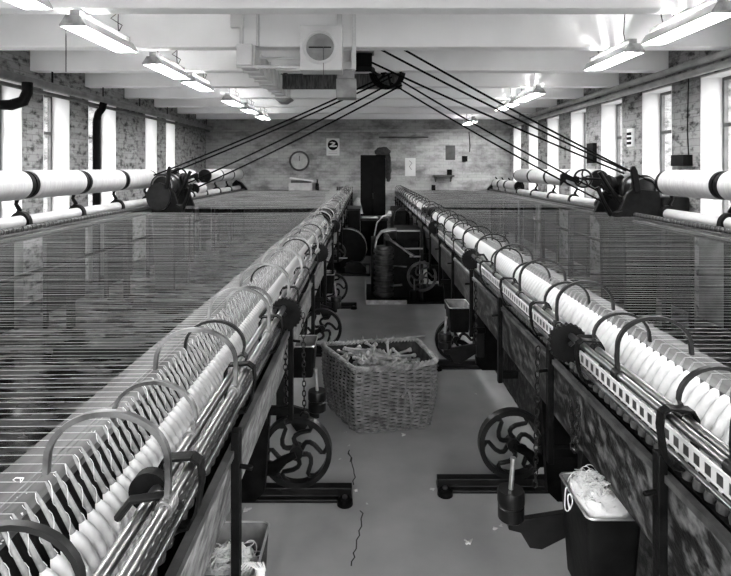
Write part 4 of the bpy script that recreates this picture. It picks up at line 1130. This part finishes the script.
# ------------------------------------------------------------------ scraps on the aisle floor
rnd = random.Random(21)
for (px, py, w) in ((468, 543, .02), (247, 512, .018), (495, 530, .012), (500, 527, .010), (432, 491, .012), (340, 460, .008), (356, 492, .012), (404, 436, .015), (345, 434, .010), (452, 368, .010), (338, 490, .010), (349, 447, .007), (367, 505, .006), (476, 395, .008)):
    p = Vector(fl(px, py)); p.z = 0.002; P = []
    for i in range(9):
        P.append(p + Vector((rnd.uniform(-w, w), rnd.uniform(-w, w) * .8, .003 + rnd.uniform(0, .006))))
    tag(MB().tube(P, w * .16, 5).build('yarn_scrap', M['yarn'], origin=p), 'small white scrap of yarn lying on the aisle floor', 'yarn scrap', 'yarn scraps on the floor')

for (X, y) in ((-.552, .86), (-.575, .90), (-.56, .97), (-.60, .93), (-.555, 1.05), (-.545, .80), (-.59, .83), (-.57, 1.12)):
    p = Vector((X, y, .962 - .24 * (X + .637) + .004)); P = []
    for i in range(8):
        P.append(p + Vector((rnd.uniform(-.012, .012), rnd.uniform(-.010, .010), rnd.uniform(0, .006))))
    tag(MB().tube(P, .0012, 4).build('yarn_scrap', M['yarn'], origin=p), 'wisp of white yarn fluff caught on the near left back board', 'yarn scrap', 'yarn fluff on the left carriage board')

# ------------------------------------------------------------------ world, camera
wld = bpy.data.worlds.new('overcast sky'); scene.world = wld; wld.use_nodes = True
bg = wld.node_tree.nodes['Background']
WN, WL = wld.node_tree.nodes, wld.node_tree.links
wt = WN.new('ShaderNodeTexCoord'); wsep = WN.new('ShaderNodeSeparateXYZ'); wr = WN.new('ShaderNodeValToRGB')
WL.new(wt.outputs['Generated'], wsep.inputs[0]); WL.new(wsep.outputs['Z'], wr.inputs['Fac'])
wr.color_ramp.elements[0].position = 0.0; wr.color_ramp.elements[0].color = g(.22)
wr.color_ramp.elements[1].position = 0.03; wr.color_ramp.elements[1].color = g(1)
WL.new(wr.outputs['Color'], bg.inputs['Color']); bg.inputs['Strength'].default_value = 3.75

cd = bpy.data.cameras.new('camera'); cam = bpy.data.objects.new('camera', cd); COL.objects.link(cam)
cam.location = (0, 0, EYE); cam.rotation_euler = (PI / 2, 0, 0)
cd.sensor_fit = 'HORIZONTAL'; cd.sensor_width = 36; cd.lens = 36 * F / 731
cd.shift_y = (HY - 288) / 731; cd.shift_x = (365.5 - CX) / 731
cd.clip_start = 0.05
scene.camera = cam
scene.view_settings.view_transform = 'Standard'; scene.view_settings.look = 'None'
scene.view_settings.gamma = 1.0; scene.view_settings.use_curve_mapping = False
scene.view_settings.exposure = 2.18
scene.cycles.use_denoising = True
scene.cycles.max_bounces = 10; scene.cycles.diffuse_bounces = 6
